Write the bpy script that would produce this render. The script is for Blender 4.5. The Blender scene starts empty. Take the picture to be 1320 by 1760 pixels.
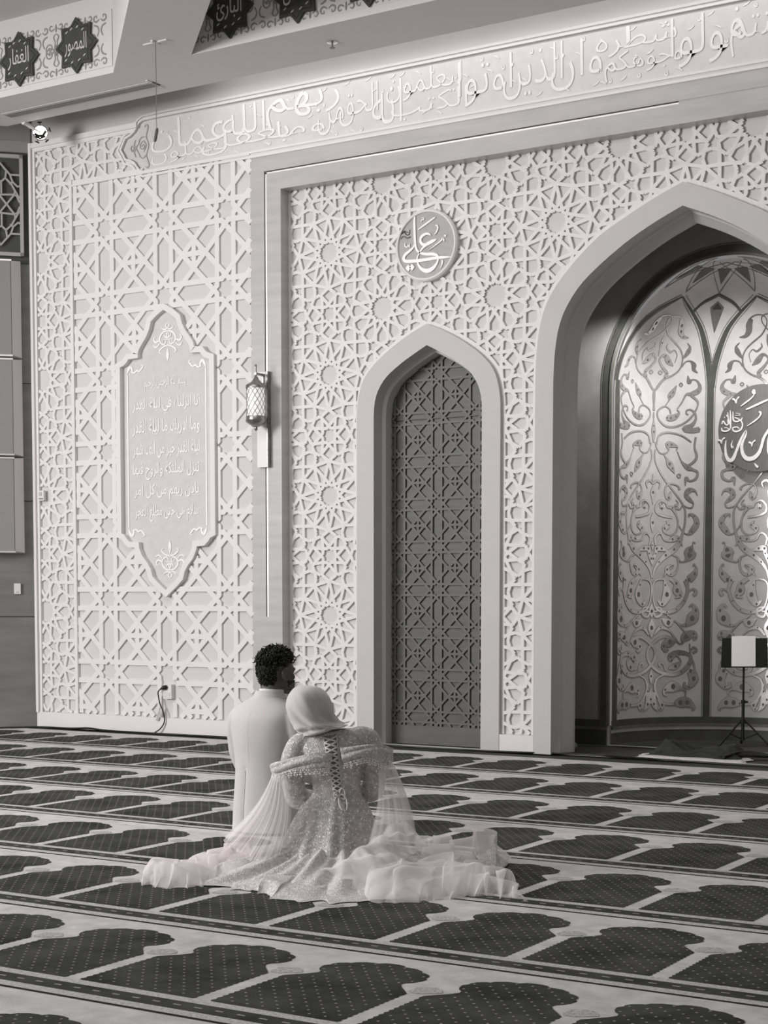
import bpy, bmesh, math, random
from math import sin, cos, pi, radians, sqrt, atan2
from mathutils import Vector, Matrix
from mathutils.geometry import tessellate_polygon

random.seed(7)
SC = bpy.context.scene
COL = SC.collection

# ------------------------------------------------------------------ camera
TH, DE, EYE = radians(31.5), radians(3.9), 1.3
cam_d = bpy.data.cameras.new('camera')
cam = bpy.data.objects.new('camera', cam_d)
COL.objects.link(cam)
cam.location = (0, 0, EYE)
cam.rotation_euler = (pi/2 - DE, 0, TH)
cam_d.sensor_fit = 'AUTO'
cam_d.sensor_width = 36.0
cam_d.lens = 2750.0/1760.0*36.0
PPY = 1027 + 2750*math.tan(DE)
cam_d.shift_y = (PPY - 880)/1760.0
cam_d.clip_end = 100
SC.camera = cam

# ------------------------------------------------------------------ light
SC.view_settings.view_transform = 'Standard'
SC.view_settings.look = 'None'
SC.view_settings.gamma = 1
SC.view_settings.use_curve_mapping = False
SC.view_settings.exposure = 0.12
SC.cycles.transparent_max_bounces = 24
SC.cycles.max_bounces = 8

world = bpy.data.worlds.new('hall')
SC.world = world
world.use_nodes = True
bg = world.node_tree.nodes['Background']
bg.inputs[0].default_value = (0.80, 0.79, 0.785, 1)
bg.inputs[1].default_value = 0.24

def aim(o, target):
    d = Vector(target) - o.location
    o.rotation_euler = d.to_track_quat('-Z', 'Y').to_euler()

def area(name, loc, target, sx, sy, power, col=(1, .985, .982), spread=None):
    l = bpy.data.lights.new(name, 'AREA')
    l.shape = 'RECTANGLE'
    l.size, l.size_y = sx, sy
    l.energy = power
    l.color = col
    if spread: l.spread = spread
    o = bpy.data.objects.new(name, l)
    COL.objects.link(o)
    o.location = loc
    aim(o, target)
    return o

# tall windows on the left of the hall, the ceiling lights of the hall, the cove above the inscription
area('hall_window_light', (-13.6, -1.2, 4.2), (-6.0, 9.5, 1.2), 5.0, 4.0, 1250)
area('hall_ceiling_light', (-7.2, 7.2, 5.62), (-7.2, 7.6, 0.0), 5.0, 2.6, 120)
area('cove_light', (-5.3, 11.46, 5.98), (-5.3, 11.95, 5.55), 7.6, 0.05, 11, spread=radians(150))

def spot(name, loc, target, power, size, blend=.6, rad=.05, col=(1, .985, .982)):
    l = bpy.data.lights.new(name, 'SPOT')
    l.energy = power; l.spot_size = size; l.spot_blend = blend; l.shadow_soft_size = rad; l.color = col
    o = bpy.data.objects.new(name, l)
    COL.objects.link(o); o.location = loc
    aim(o, target)
    return o
# small downlights hidden in the head of the niche
spot('niche_downlight', (-4.50, 12.95, 3.95), (-4.95, 14.0, 2.5), 95, radians(100), .9, .08)
spot('niche_side_downlight', (-5.18, 12.66, 3.70), (-5.66, 13.0, 3.2), 48, radians(85), .9, .06)

# ------------------------------------------------------------------ materials
def lin(v):
    v /= 255.0
    return v/12.92 if v <= .04045 else ((v+.055)/1.055)**2.4
TINT = [1.0]
def tone(v):
    """a photograph-toned grey: greenish when dark, rosy when light"""
    t = max(0, min(1, (v-60)/150.0))*TINT[0]
    r = v + (-.5*(1-t) + 2.8*t)
    g = v + (1.2*(1-t) - 1.7*t)
    b = v + (-5*(1-t) - 1.6*t)
    return (lin(max(r, 0)), lin(max(g, 0)), lin(max(b, 0)), 1)

MATS = {}
def mat(name, v, rough=.6, metal=0.0, noise=0.0, nscale=8.0, bump=0.0, bscale=60.0, stretch=(1, 1, 1), spec=.4, sheen=0.0):
    if name in MATS: return MATS[name]
    TINT[0] = .82 if name.startswith(('carpet', 'arch', 'veined', 'ceiling', 'coffer', 'niche', 'panel', 'medallion', 'pale_suit', 'inscription')) else 1.0
    m = bpy.data.materials.new(name)
    m.use_nodes = True
    nt = m.node_tree
    b = nt.nodes['Principled BSDF']
    b.inputs['Base Color'].default_value = tone(v)
    b.inputs['Roughness'].default_value = rough
    b.inputs['Metallic'].default_value = metal
    b.inputs['Specular IOR Level'].default_value = spec
    if sheen:
        b.inputs['Sheen Weight'].default_value = sheen
    tc = nt.nodes.new('ShaderNodeTexCoord')
    mp = nt.nodes.new('ShaderNodeMapping')
    mp.inputs['Scale'].default_value = stretch
    nt.links.new(tc.outputs['Object'], mp.inputs['Vector'])
    if noise:
        n = nt.nodes.new('ShaderNodeTexNoise')
        n.inputs['Scale'].default_value = nscale
        n.inputs['Detail'].default_value = 6
        n.inputs['Roughness'].default_value = .62
        nt.links.new(mp.outputs[0], n.inputs['Vector'])
        r = nt.nodes.new('ShaderNodeValToRGB')
        r.color_ramp.elements[0].position = .3
        r.color_ramp.elements[1].position = .7
        r.color_ramp.elements[0].color = tone(v - noise)
        r.color_ramp.elements[1].color = tone(v + noise)
        nt.links.new(n.outputs['Fac'], r.inputs[0])
        nt.links.new(r.outputs[0], b.inputs['Base Color'])
    if bump:
        n2 = nt.nodes.new('ShaderNodeTexNoise')
        n2.inputs['Scale'].default_value = bscale
        n2.inputs['Detail'].default_value = 4
        nt.links.new(mp.outputs[0], n2.inputs['Vector'])
        bp_ = nt.nodes.new('ShaderNodeBump')
        bp_.inputs['Strength'].default_value = bump
        bp_.inputs['Distance'].default_value = .01
        nt.links.new(n2.outputs['Fac'], bp_.inputs['Height'])
        nt.links.new(bp_.outputs[0], b.inputs['Normal'])
    MATS[name] = m
    TINT[0] = 1.0
    return m

def emit(name, v, strength):
    m = bpy.data.materials.new(name)
    m.use_nodes = True
    b = m.node_tree.nodes['Principled BSDF']
    b.inputs['Base Color'].default_value = tone(v)
    b.inputs['Emission Color'].default_value = (1, .98, .97, 1)
    b.inputs['Emission Strength'].default_value = strength
    return m

M_PLASTER = mat('white_plaster', 226, .62, noise=2, nscale=3)
M_RECESS = mat('shaded_recess_paint', 210, .85, noise=2, nscale=3)  # white plaster darkened: shade of the lattice recesses painted into the colour
M_FRAME = mat('arch_plaster', 196, .7, noise=2, nscale=5, bump=.04, bscale=220)
M_MARBLE = mat('veined_marble', 184, .3, noise=9, nscale=2.2, stretch=(.8, 1, 5.5), spec=.3)
M_DOOR = mat('carved_dark_wood', 92, .5, noise=6, nscale=2.0, stretch=(1.5, 1, 9))
M_DOORFIELD = mat('dark_wood_field', 87, .5, noise=8, nscale=2.0, stretch=(1.5, 1, 9))
M_STONE = mat('dark_stone', 124, .45, noise=8, nscale=1.6, stretch=(1, 1, 6))
M_STONEDARK = mat('black_stone', 74, .5, noise=6, nscale=5)
M_TRIMGREY = mat('grey_moulding', 150, .6)
M_CEIL = mat('ceiling_paint', 214, .8)
M_COFFER = mat('coffer_paint', 222, .8)
M_BLACK = mat('black_metal', 34, .4, metal=.2)
M_INLAY = mat('bright_inlay', 240, .3, metal=.5)
M_LETTER = mat('raised_lettering', 246, .35)
M_LETTERBAND = mat('satin_lettering', 234, .3)
M_BANDFIELD = mat('inscription_ground', 206, .45, noise=4, nscale=14)
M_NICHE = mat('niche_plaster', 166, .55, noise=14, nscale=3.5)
M_NICHEPANEL = mat('panel_plaster', 206, .33, noise=7, nscale=9, spec=.5)
M_NICHEDARK = mat('niche_dark_band', 84, .4, noise=8, nscale=9)
M_NICHEGREY = mat('niche_grey_band', 116, .33, noise=10, nscale=12)
M_LEAF = mat('silver_leaf', 226, .27, metal=.92, noise=9, nscale=16)
M_LEAFLINE = mat('leaf_outline', 112, .5)
M_BASEDARK = mat('niche_plinth', 88, .4, noise=8, nscale=9)
M_FLOORDARK = mat('dark_floor', 62, .7, noise=8, nscale=4)

# ------------------------------------------------------------------ builders
JIT = [0]
def jitter(d0, d1, amp=.0016):
    """overlapping pieces of one relief are laid a hair apart"""
    JIT[0] += 1
    s = 1 if d0 > d1 else -1
    return d0 - s*amp*((JIT[0]*.61803398875) % 1.0)*min(1, abs(d1-d0)/.004)
class MB:
    def __init__(s):
        s.v = []; s.f = []; s.m = []; s.k = 0
    def mi(s, k):
        s.k = k; return s
    def add(s, vs, fs):
        o = len(s.v)
        s.v.extend([tuple(p) for p in vs])
        for f in fs:
            s.f.append([i+o for i in f]); s.m.append(s.k)
        return o
    def box(s, x0, x1, y0, y1, z0, z1):
        vs = [(x0,y0,z0),(x1,y0,z0),(x1,y1,z0),(x0,y1,z0),(x0,y0,z1),(x1,y0,z1),(x1,y1,z1),(x0,y1,z1)]
        s.add(vs, [(0,3,2,1),(4,5,6,7),(0,1,5,4),(1,2,6,5),(2,3,7,6),(3,0,4,7)])
        return s
    def obox(s, c, ax, ay, az):
        """box from a centre and three half-axis vectors"""
        c, ax, ay, az = map(Vector, (c, ax, ay, az))
        vs = []
        for k in (-1, 1):
            for i, j in ((-1,-1),(1,-1),(1,1),(-1,1)):
                vs.append(c + ax*i + ay*j + az*k)
        s.add(vs, [(0,3,2,1),(4,5,6,7),(0,1,5,4),(1,2,6,5),(2,3,7,6),(3,0,4,7)])
        return s
    def prism(s, poly, P, d0, d1, back=False, holes=()):
        """polygon (u,v) lifted by P(u,v,d) between depths d0 (front) and d1 (back)"""
        loops = [list(poly)] + [list(h) for h in holes]
        flat = [p for l in loops for p in l]
        tris = tessellate_polygon([[Vector((p[0], p[1], 0)) for p in l] for l in loops])
        s.add([P(u, v, d0) for u, v in flat], [t for t in tris])
        if back: s.add([P(u, v, d1) for u, v in flat], [tuple(reversed(t)) for t in tris])
        for l in loops:
            n = len(l)
            o = [P(u, v, d0) for u, v in l] + [P(u, v, d1) for u, v in l]
            s.add(o, [(i, (i+1) % n, n+(i+1) % n, n+i) for i in range(n)])
        return s
    def strap(s, p, q, w, P, d0, d1):
        ux, uy = q[0]-p[0], q[1]-p[1]
        L = math.hypot(ux, uy)
        if L < 1e-5: return s
        nx, ny = -uy/L*w/2, ux/L*w/2
        c = [(p[0]+nx, p[1]+ny), (p[0]-nx, p[1]-ny), (q[0]-nx, q[1]-ny), (q[0]+nx, q[1]+ny)]
        vs = [P(u, v, d0) for u, v in c] + [P(u, v, d1) for u, v in c]
        s.add(vs, [(0,1,2,3),(0,4,5,1),(1,5,6,2),(2,6,7,3),(3,7,4,0)])
        return s
    def ribbon(s, pts, P, d0, d1, closed=False, sub=4):
        """variable-width flat stroke: pts (u, v, w)"""
        d0 = jitter(d0, d1)
        pts = spline(pts, sub, closed)
        n = len(pts)
        L, Rr = [], []
        for i in range(n):
            a = pts[max(i-1, 0)]; b = pts[min(i+1, n-1)]
            if closed: a, b = pts[i-1], pts[(i+1) % n]
            tx, ty = b[0]-a[0], b[1]-a[1]
            l = math.hypot(tx, ty) or 1e-6
            nx, ny = -ty/l, tx/l
            u, v, w = pts[i]
            w = max(w, .0012)
            L.append((u+nx*w/2, v+ny*w/2)); Rr.append((u-nx*w/2, v-ny*w/2))
        vs = []
        for (a, b) in zip(L, Rr):
            vs += [P(a[0], a[1], d1), P(a[0], a[1], d0), P(b[0], b[1], d0), P(b[0], b[1], d1)]
        fs = []
        m = n if closed else n-1
        for i in range(m):
            j = (i+1) % n
            for k in range(3):
                fs.append((4*i+k, 4*j+k, 4*j+k+1, 4*i+k+1))
        if not closed:
            fs.append((0, 1, 2, 3)); e = 4*(n-1); fs.append((e+3, e+2, e+1, e))
        s.add(vs, fs)
        return s
    def tube(s, pts, r, seg=8, closed=False, sub=0, cap=True):
        pts = [Vector(p) for p in pts]
        rr = r if isinstance(r, (list, tuple)) else [r]*len(pts)
        if sub:
            q = spline([(*p, k) for p, k in zip(pts, rr)], sub, closed)
            pts = [Vector(p[:3]) for p in q]; rr = [p[3] for p in q]
        n = len(pts)
        up = None; vs = []
        for i in range(n):
            a = pts[i-1] if (i or closed) else pts[0]
            b = pts[(i+1) % n] if (i < n-1 or closed) else pts[-1]
            t = (b-a)
            t = t.normalized() if t.length > 1e-9 else Vector((0, 0, 1))
            if up is None:
                up = t.orthogonal().normalized()
            up = (up - t*up.dot(t))
            up = up.normalized() if up.length > 1e-6 else t.orthogonal().normalized()
            w = t.cross(up)
            for k in range(seg):
                an = 2*pi*k/seg
                vs.append(pts[i] + (up*cos(an)+w*sin(an))*rr[i])
        fs = []
        for i in range(n if closed else n-1):
            j = (i+1) % n
            for k in range(seg):
                l = (k+1) % seg
                fs.append((i*seg+k, i*seg+l, j*seg+l, j*seg+k))
        if cap and not closed:
            fs.append(tuple(reversed(range(seg)))); fs.append(tuple((n-1)*seg+k for k in range(seg)))
        s.add(vs, fs)
        return s
    def lathe(s, prof, c, seg=24):
        vs = []
        for r, z in prof:
            for k in range(seg):
                an = 2*pi*k/seg
                vs.append((c[0]+r*cos(an), c[1]+r*sin(an), c[2]+z))
        fs = []
        for i in range(len(prof)-1):
            for k in range(seg):
                l = (k+1) % seg
                fs.append((i*seg+k, i*seg+l, (i+1)*seg+l, (i+1)*seg+k))
        s.add(vs, fs)
        return s
    def ball(s, c, r, seg=12, rings=8, M=None):
        rx, ry, rz = r if isinstance(r, (list, tuple)) else (r, r, r)
        vs = []
        for i in range(rings+1):
            ph = -pi/2 + pi*i/rings
            for k in range(seg):
                an = 2*pi*k/seg
                p = Vector((rx*cos(ph)*cos(an), ry*cos(ph)*sin(an), rz*sin(ph)))
                if M: p = M @ p
                vs.append(p + Vector(c))
        fs = []
        for i in range(rings):
            for k in range(seg):
                l = (k+1) % seg
                fs.append((i*seg+k, i*seg+l, (i+1)*seg+l, (i+1)*seg+k))
        s.add(vs, fs)
        return s
    def loft(s, rings, seg=40, fold=None, cap=True):
        """rings (z, cx, cy, rx, ry); fold(angle, t) scales the radius"""
        vs = []; n = len(rings)
        for i, (z, cx, cy, rx, ry) in enumerate(rings):
            for k in range(seg):
                an = 2*pi*k/seg
                f = fold(an, i/(n-1)) if fold else 1
                vs.append((cx+rx*cos(an)*f, cy+ry*sin(an)*f, z))
        fs = []
        for i in range(n-1):
            for k in range(seg):
                l = (k+1) % seg
                fs.append((i*seg+k, i*seg+l, (i+1)*seg+l, (i+1)*seg+k))
        if cap:
            fs.append(tuple(reversed(range(seg)))); fs.append(tuple((n-1)*seg+k for k in range(seg)))
        s.add(vs, fs)
        return s
    def skin(s, rings):
        """closed skin over a stack of equal rings"""
        n = len(rings[0]); vs = [p for r in rings for p in r]
        fs = [(i*n+k, i*n+(k+1) % n, (i+1)*n+(k+1) % n, (i+1)*n+k) for i in range(len(rings)-1) for k in range(n)]
        fs += [tuple(reversed(range(n))), tuple((len(rings)-1)*n+k for k in range(n))]
        s.add(vs, fs)
        return s
    def grid(s, nu, nv, fn):
        vs = [fn(i/(nu-1), j/(nv-1)) for j in range(nv) for i in range(nu)]
        fs = [(j*nu+i, j*nu+i+1, (j+1)*nu+i+1, (j+1)*nu+i) for j in range(nv-1) for i in range(nu-1)]
        s.add(vs, fs)
        return s
    def build(s, name, mats, parent=None, smooth=0, weld=False):
        me = bpy.data.meshes.new(name)
        me.from_pydata([tuple(p) for p in s.v], [], s.f)
        for m in (mats if isinstance(mats, (list, tuple)) else [mats]):
            me.materials.append(m)
        me.polygons.foreach_set('material_index', s.m)
        if weld:
            bm = bmesh.new(); bm.from_mesh(me)
            bmesh.ops.remove_doubles(bm, verts=bm.verts, dist=.0004)
            bmesh.ops.recalc_face_normals(bm, faces=bm.faces)
            bm.to_mesh(me); bm.free()
        if smooth:
            me.polygons.foreach_set('use_smooth', [True]*len(me.polygons))
            if smooth < 180: me.set_sharp_from_angle(angle=radians(smooth))
        me.update()
        o = bpy.data.objects.new(name, me)
        COL.objects.link(o)
        if parent: o.parent = parent
        return o

def spline(pts, sub, closed=False):
    n = len(pts); out = []
    if n < 3 or sub <= 1: return [tuple(p) for p in pts]
    D = len(pts[0])
    m = n if closed else n-1
    for i in range(m):
        p1, p2 = pts[i], pts[(i+1) % n]
        p0 = pts[i-1] if (i or closed) else p1
        p3 = pts[(i+2) % n] if (i+2 < n or closed) else p2
        for k in range(sub):
            t = k/sub
            out.append(tuple(.5*((2*p1[d])+(-p0[d]+p2[d])*t+(2*p0[d]-5*p1[d]+4*p2[d]-p3[d])*t*t+(-p0[d]+3*p1[d]-3*p2[d]+p3[d])*t**3) for d in range(D)))
    if not closed: out.append(tuple(pts[-1]))
    return out

def resample(pts, n):
    L = [0]
    for a, b in zip(pts, pts[1:]): L.append(L[-1]+math.dist(a, b))
    out = []; j = 0
    for i in range(n):
        t = L[-1]*i/(n-1)
        while j < len(L)-2 and L[j+1] < t: j += 1
        f = (t-L[j])/((L[j+1]-L[j]) or 1)
        out.append(tuple(a+(b-a)*f for a, b in zip(pts[j], pts[j+1])))
    return out

def empty(name, loc=(0, 0, 0), rz=0.0, label=None, cat=None, group=None):
    o = bpy.data.objects.new(name, None)
    o.empty_display_size = .1
    COL.objects.link(o)
    o.location = loc; o.rotation_euler = (0, 0, rz)
    if label: tag(o, label, cat, group)
    return o
def tag(o, label, cat, group=None, kind=None):
    o['label'] = label; o['category'] = cat
    if group: o['group'] = group
    if kind: o['kind'] = kind
    return o
def struct(o, label=None):
    o['kind'] = 'structure'
    if label: o['label'] = label
    return o
def dup(root, loc, label=None, group=None):
    r = root.copy(); COL.objects.link(r); r.location = loc
    if label: r['label'] = label
    if group: r['group'] = group
    for ch in list(root.children):
        c = ch.copy(); COL.objects.link(c); c.parent = r
        for g in ch.children:
            d = g.copy(); COL.objects.link(d); d.parent = c
    return r

def inside(poly, p):
    x, y = p; c = False; n = len(poly)
    for i in range(n):
        x1, y1 = poly[i]; x2, y2 = poly[i-1]
        if (y1 > y) != (y2 > y) and x < (x2-x1)*(y-y1)/(y2-y1)+x1: c = not c
    return c
def clip(p, q, ins, outs):
    """pieces of segment p-q inside any of ins and outside all of outs"""
    ts = [0.0, 1.0]
    dx, dy = q[0]-p[0], q[1]-p[1]
    for poly in list(ins)+list(outs):
        for i in range(len(poly)):
            a, b = poly[i-1], poly[i]
            ex, ey = b[0]-a[0], b[1]-a[1]
            den = dx*ey-dy*ex
            if abs(den) < 1e-12: continue
            t = ((a[0]-p[0])*ey-(a[1]-p[1])*ex)/den
            u = ((a[0]-p[0])*dy-(a[1]-p[1])*dx)/den
            if 0 < t < 1 and -1e-9 <= u <= 1+1e-9: ts.append(t)
    ts.sort(); out = []
    for a, b in zip(ts, ts[1:]):
        if b-a < 1e-6: continue
        m = (p[0]+dx*(a+b)/2, p[1]+dy*(a+b)/2)
        if any(inside(g, m) for g in ins) and not any(inside(g, m) for g in outs):
            out.append(((p[0]+dx*a, p[1]+dy*a), (p[0]+dx*b, p[1]+dy*b)))
    return out
def rect(x0, x1, z0, z1): return [(x0, z0), (x1, z0), (x1, z1), (x0, z1)]
def WP(u, v, d): return (u, d, v)          # plane of the prayer wall: u along X, v up, d depth Y

def to_mesh(o, name, mats, parent=None, smooth=180):
    """bake an object's modifiers into a plain mesh object"""
    dg = bpy.context.evaluated_depsgraph_get()
    dg.update()
    me = bpy.data.meshes.new_from_object(o.evaluated_get(dg), depsgraph=dg)
    me.materials.clear()
    for m in (mats if isinstance(mats, (list, tuple)) else [mats]): me.materials.append(m)
    n = bpy.data.objects.new(name, me); COL.objects.link(n)
    if parent: n.parent = parent
    if smooth: me.polygons.foreach_set('use_smooth', [True]*len(me.polygons))
    bpy.data.objects.remove(o)
    return n
def fuse(mb, voxel, smooth_it=6, fac=.5):
    o = mb.build('fused', M_PLASTER, weld=False)
    r = o.modifiers.new('r', 'REMESH'); r.mode = 'VOXEL'; r.voxel_size = voxel
    if smooth_it:
        s = o.modifiers.new('s', 'SMOOTH'); s.iterations = smooth_it; s.factor = fac
    return o

# ------------------------------------------------------------------ Arabic letters (joined forms)
FORMS = {'ا':(0xFE8D,2),'أ':(0xFE83,2),'إ':(0xFE87,2),'ب':(0xFE8F,4),'ة':(0xFE93,2),'ت':(0xFE95,4),'ث':(0xFE99,4),'ج':(0xFE9D,4),
 'ح':(0xFEA1,4),'خ':(0xFEA5,4),'د':(0xFEA9,2),'ذ':(0xFEAB,2),'ر':(0xFEAD,2),'ز':(0xFEAF,2),'س':(0xFEB1,4),'ش':(0xFEB5,4),'ص':(0xFEB9,4),
 'ض':(0xFEBD,4),'ط':(0xFEC1,4),'ظ':(0xFEC5,4),'ع':(0xFEC9,4),'غ':(0xFECD,4),'ف':(0xFED1,4),'ق':(0xFED5,4),'ك':(0xFED9,4),'ل':(0xFEDD,4),
 'م':(0xFEE1,4),'ن':(0xFEE5,4),'ه':(0xFEE9,4),'و':(0xFEED,2),'ى':(0xFEEF,2),'ي':(0xFEF1,4),'ئ':(0xFE89,4),'ﻻ':(0xFEFB,2)}
def shape(t):
    t = t.replace('لا', 'ﻻ')
    out = []
    for i, c in enumerate(t):
        if c not in FORMS: out.append(c); continue
        base, n = FORMS[c]
        pj = i > 0 and t[i-1] in FORMS and FORMS[t[i-1]][1] == 4
        nj = n == 4 and i+1 < len(t) and t[i+1] in FORMS
        k = (3 if nj else 1) if pj else (2 if nj else 0)
        out.append(chr(base+k))
    return ''.join(reversed(out))
def write(mb, text, x0, x1, z0, z1, P, d0, d1, thin=0.0):
    """fit a line of Arabic into a rectangle of the plane P and add it to mb"""
    cu = bpy.data.curves.new('line', 'FONT')
    cu.body = shape(text); cu.resolution_u = 2; cu.offset = -thin; cu.fill_mode = 'FRONT'
    o = bpy.data.objects.new('line', cu); COL.objects.link(o)
    dg = bpy.context.evaluated_depsgraph_get(); dg.update()
    me = bpy.data.meshes.new_from_object(o.evaluated_get(dg), depsgraph=dg)
    xs = [v.co.x for v in me.vertices]; ys = [v.co.y for v in me.vertices]
    a, b, c, d = min(xs), max(xs), min(ys), max(ys)
    sx, sz = (x1-x0)/(b-a), (z1-z0)/(d-c)
    pts = [(x0+(v.co.x-a)*sx, z0+(v.co.y-c)*sz) for v in me.vertices]
    faces = [tuple(p.vertices) for p in me.polygons]
    d0 = jitter(d0, d1)
    isl = list(range(len(pts)))
    def find(i):
        while isl[i] != i: i = isl[i]
        return i
    for f in faces:
        for q in f[1:]: isl[find(q)] = find(f[0])
    dep = {}
    D0 = [dep.setdefault(find(i), jitter(d0, d1, .0025)) for i in range(len(pts))]
    mb.add([P(u, v, D0[i]) for i, (u, v) in enumerate(pts)], faces)
    n = len(pts)
    cnt = {}
    for f in faces:
        for i in range(len(f)):
            e = (f[i-1], f[i]); cnt[tuple(sorted(e))] = cnt.get(tuple(sorted(e)), 0)+1
    ed = [e for e, k in cnt.items() if k == 1]
    mb.add([P(u, v, D0[i]) for i, (u, v) in enumerate(pts)]+[P(u, v, d1) for u, v in pts], [(i, j, n+j, n+i) for i, j in ed])
    bpy.data.objects.remove(o); bpy.data.curves.remove(cu)

# ================================================================== SETTING
YW, YJ, YB = 11.90, 12.02, 12.041        # face of the wall, face of the recessed lattice, its ground
CX, NY, NR, NZ = -4.63, 13.06, 1.02, 3.10  # niche: centre, radius, spring height

def half_arch(pts, n=28):
    return resample(spline(pts, 6), n)
def arch_outline(h, cx, foot):
    """closed polygon from the half outline (dx, z) listed apex first"""
    L = [(cx-dx, z) for dx, z in h]; R = [(cx+dx, z) for dx, z in h]
    return [(cx-h[-1][0], foot)] + L[::-1] + R[1:] + [(cx+h[-1][0], foot)]

D_CX = -6.917
D_OUT = half_arch([(0,3.63),(.13,3.576),(.265,3.507),(.40,3.424),(.53,3.325),(.63,3.215),(.68,3.10),(.705,2.96),(.709,2.82)])
D_IN = half_arch([(0,3.45),(.13,3.383),(.265,3.308),(.4,3.212),(.475,3.12),(.515,3.03),(.531,2.93),(.534,2.80)])
D_IN2 = half_arch([(0,3.41),(.13,3.345),(.255,3.275),(.38,3.182),(.45,3.10),(.485,3.02),(.501,2.93),(.504,2.80)])
N_OUT = half_arch([(0,4.514),(.24,4.417),(.47,4.306),(.71,4.174),(.95,3.967),(1.113,3.776),(1.195,3.605),(1.235,3.416),(1.254,3.19),(1.258,2.86)])
N_IN = half_arch([(0,4.332),(.24,4.227),(.47,4.104),(.708,3.941),(.868,3.803),(.983,3.646),(1.045,3.502),(1.078,3.328),(1.093,3.1),(1.095,2.85)])
N_IN2 = half_arch([(0,4.26),(.24,4.155),(.46,4.03),(.69,3.87),(.83,3.735),(.93,3.59),(.985,3.46),(1.012,3.30),(1.024,3.1),(1.026,2.85)])
door_out, door_in = arch_outline(D_OUT, D_CX, 0), arch_outline(D_IN, D_CX, 0)
nich_out, nich_in = arch_outline(N_OUT, CX, 0), arch_outline(N_IN, CX, 0)

def arch_band(mb, ha, hb, cx, P0, ya, yb, foot=0.0):
    """surface between two half outlines at depths ya / yb (mirrored, down to the foot)"""
    for sg in (-1, 1):
        A = [(cx+sg*dx, z) for dx, z in ha]+[(cx+sg*ha[-1][0], foot)]
        B = [(cx+sg*dx, z) for dx, z in hb]+[(cx+sg*hb[-1][0], foot)]
        n = len(A)
        vs = [P0(u, v, ya) for u, v in A]+[P0(u, v, yb) for u, v in B]
        mb.add(vs, [(i, i+1, n+i+1, n+i) if sg > 0 else (i, n+i, n+i+1, i+1) for i in range(n-1)])

# ---- floor slab and carpet
mb = MB(); mb.box(-15, 2, -3, 15.2, -.12, -.012)
struct(mb.build('floor', M_FLOORDARK), 'dark plain floor under and beyond the patterned carpet')

def carpet_mat(name, v, dv, sc):
    m = mat(name, v, .95, noise=dv, nscale=sc, bump=.5, bscale=420, spec=.1)
    return m
M_C_CREAM = carpet_mat('carpet_cream', 212, 18, 9)
M_C_DARK = carpet_mat('carpet_dark', 69, 20, 4)
M_C_LINE = carpet_mat('carpet_black', 48, 5, 9)
M_C_STRIPE = carpet_mat('carpet_stripe', 196, 34, 85)
M_C_DOT = carpet_mat('carpet_dot', 168, 6, 30)
M_C_FLOWER = carpet_mat('carpet_flower', 184, 44, 95)
cp = MB()
cp.mi(0).box(-13.5, .6, -.5, 11.69, -.011, 0)
YC = [.72, 1.80, 2.87, 4.043, 5.105, 6.19, 7.30, 8.40, 9.56, 10.72]     # near edge of each row of rugs
FH = [(.246+(.004 if k % 2 else -.003), .42*k/26) for k in range(26)]+[(.247,.43),(.220,.462),(.186,.50),(.168,.53),(.172,.552),(.192,.572),(.205,.60),(.210,.632),(.196,.655),(.198,.668),(.186,.694),
      (.160,.712),(.146,.714),(.136,.734),(.104,.754),(.068,.758),(.056,.756),(.040,.774),(.016,.781)]
FIELD = [(-x, y) for x, y in FH]+[(x, y) for x, y in FH[::-1]]
PITCH = .559
for r, y0 in enumerate(YC):
    y1 = YC[r+1]-.205 if r+1 < len(YC) else 11.60
    sc = (min(y1, y0+.885)-.105-y0)/.777 if r+1 < len(YC) else .95
    P = lambda u, v, d: (u, v, d)
    # the border stripes between rows
    def stripe(k, a, b, h):
        cp.mi(k); cp.add([(-13.5,y0+a,h),(.6,y0+a,h),(.6,y0+b,h),(-13.5,y0+b,h)], [(0,1,2,3)])
    stripe(3, -.047, 0, .0007); stripe(1, -.135, -.047, .0007); stripe(3, -.186, -.135, .0007); stripe(2, -.205, -.186, .0007)
    n = int(14.1/.085)
    cp.mi(4)
    for i in range(n):
        x = -13.5+.085*i
        cp.add([(x,y0-.094,.0013),(x+.030,y0-.094,.0013),(x+.030,y0-.084,.0013),(x,y0-.084,.0013)], [(0,1,2,3)])
    for i in range(24):
        xc = -12.955+PITCH*i+(.0, .03)[r != 3]
        poly = [(xc+x, y0+.002+y*sc) for x, y in FIELD]
        tr = tessellate_polygon([[Vector((a, b, 0)) for a, b in poly]])
        cp.mi(1).add([(a, b, .0012) for a, b in poly], [t if True else t for t in tr])
        # thin pale outline of flowers in the spandrel
        cp.mi(5)
        xs = xc+PITCH/2
        fl = [(xs+.055*cos(t)*(1+.2*cos(3*t)), y0+.50*sc+.05*sin(t)*(1+.2*sin(2*t))) for t in [2*pi*k/12 for k in range(12)]]
        cp.add([(a, b, .0012) for a, b in fl], [tuple(range(12))])
        fl = [(xc+.055*cos(t), y0+.83*sc+.022*sin(t)) for t in [2*pi*k/10 for k in range(10)]]
        cp.mi(4)
        ds = .0085
        j = 0
        yy = y0+.035
        while yy < y0+.76*sc:
            xx = xc-.24+(.03 if j % 2 else 0)
            while xx < xc+.24:
                if inside(poly, (xx-.012, yy)) and inside(poly, (xx+.012, yy)) and inside(poly, (xx, yy+.014)):
                    cp.add([(xx-ds/2,yy-ds/2,.0018),(xx+ds/2,yy-ds/2,.0018),(xx+ds/2,yy+ds/2,.0018),(xx-ds/2,yy+ds/2,.0018)], [(0,1,2,3)])
                xx += .06
            yy += .038; j += 1
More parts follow.
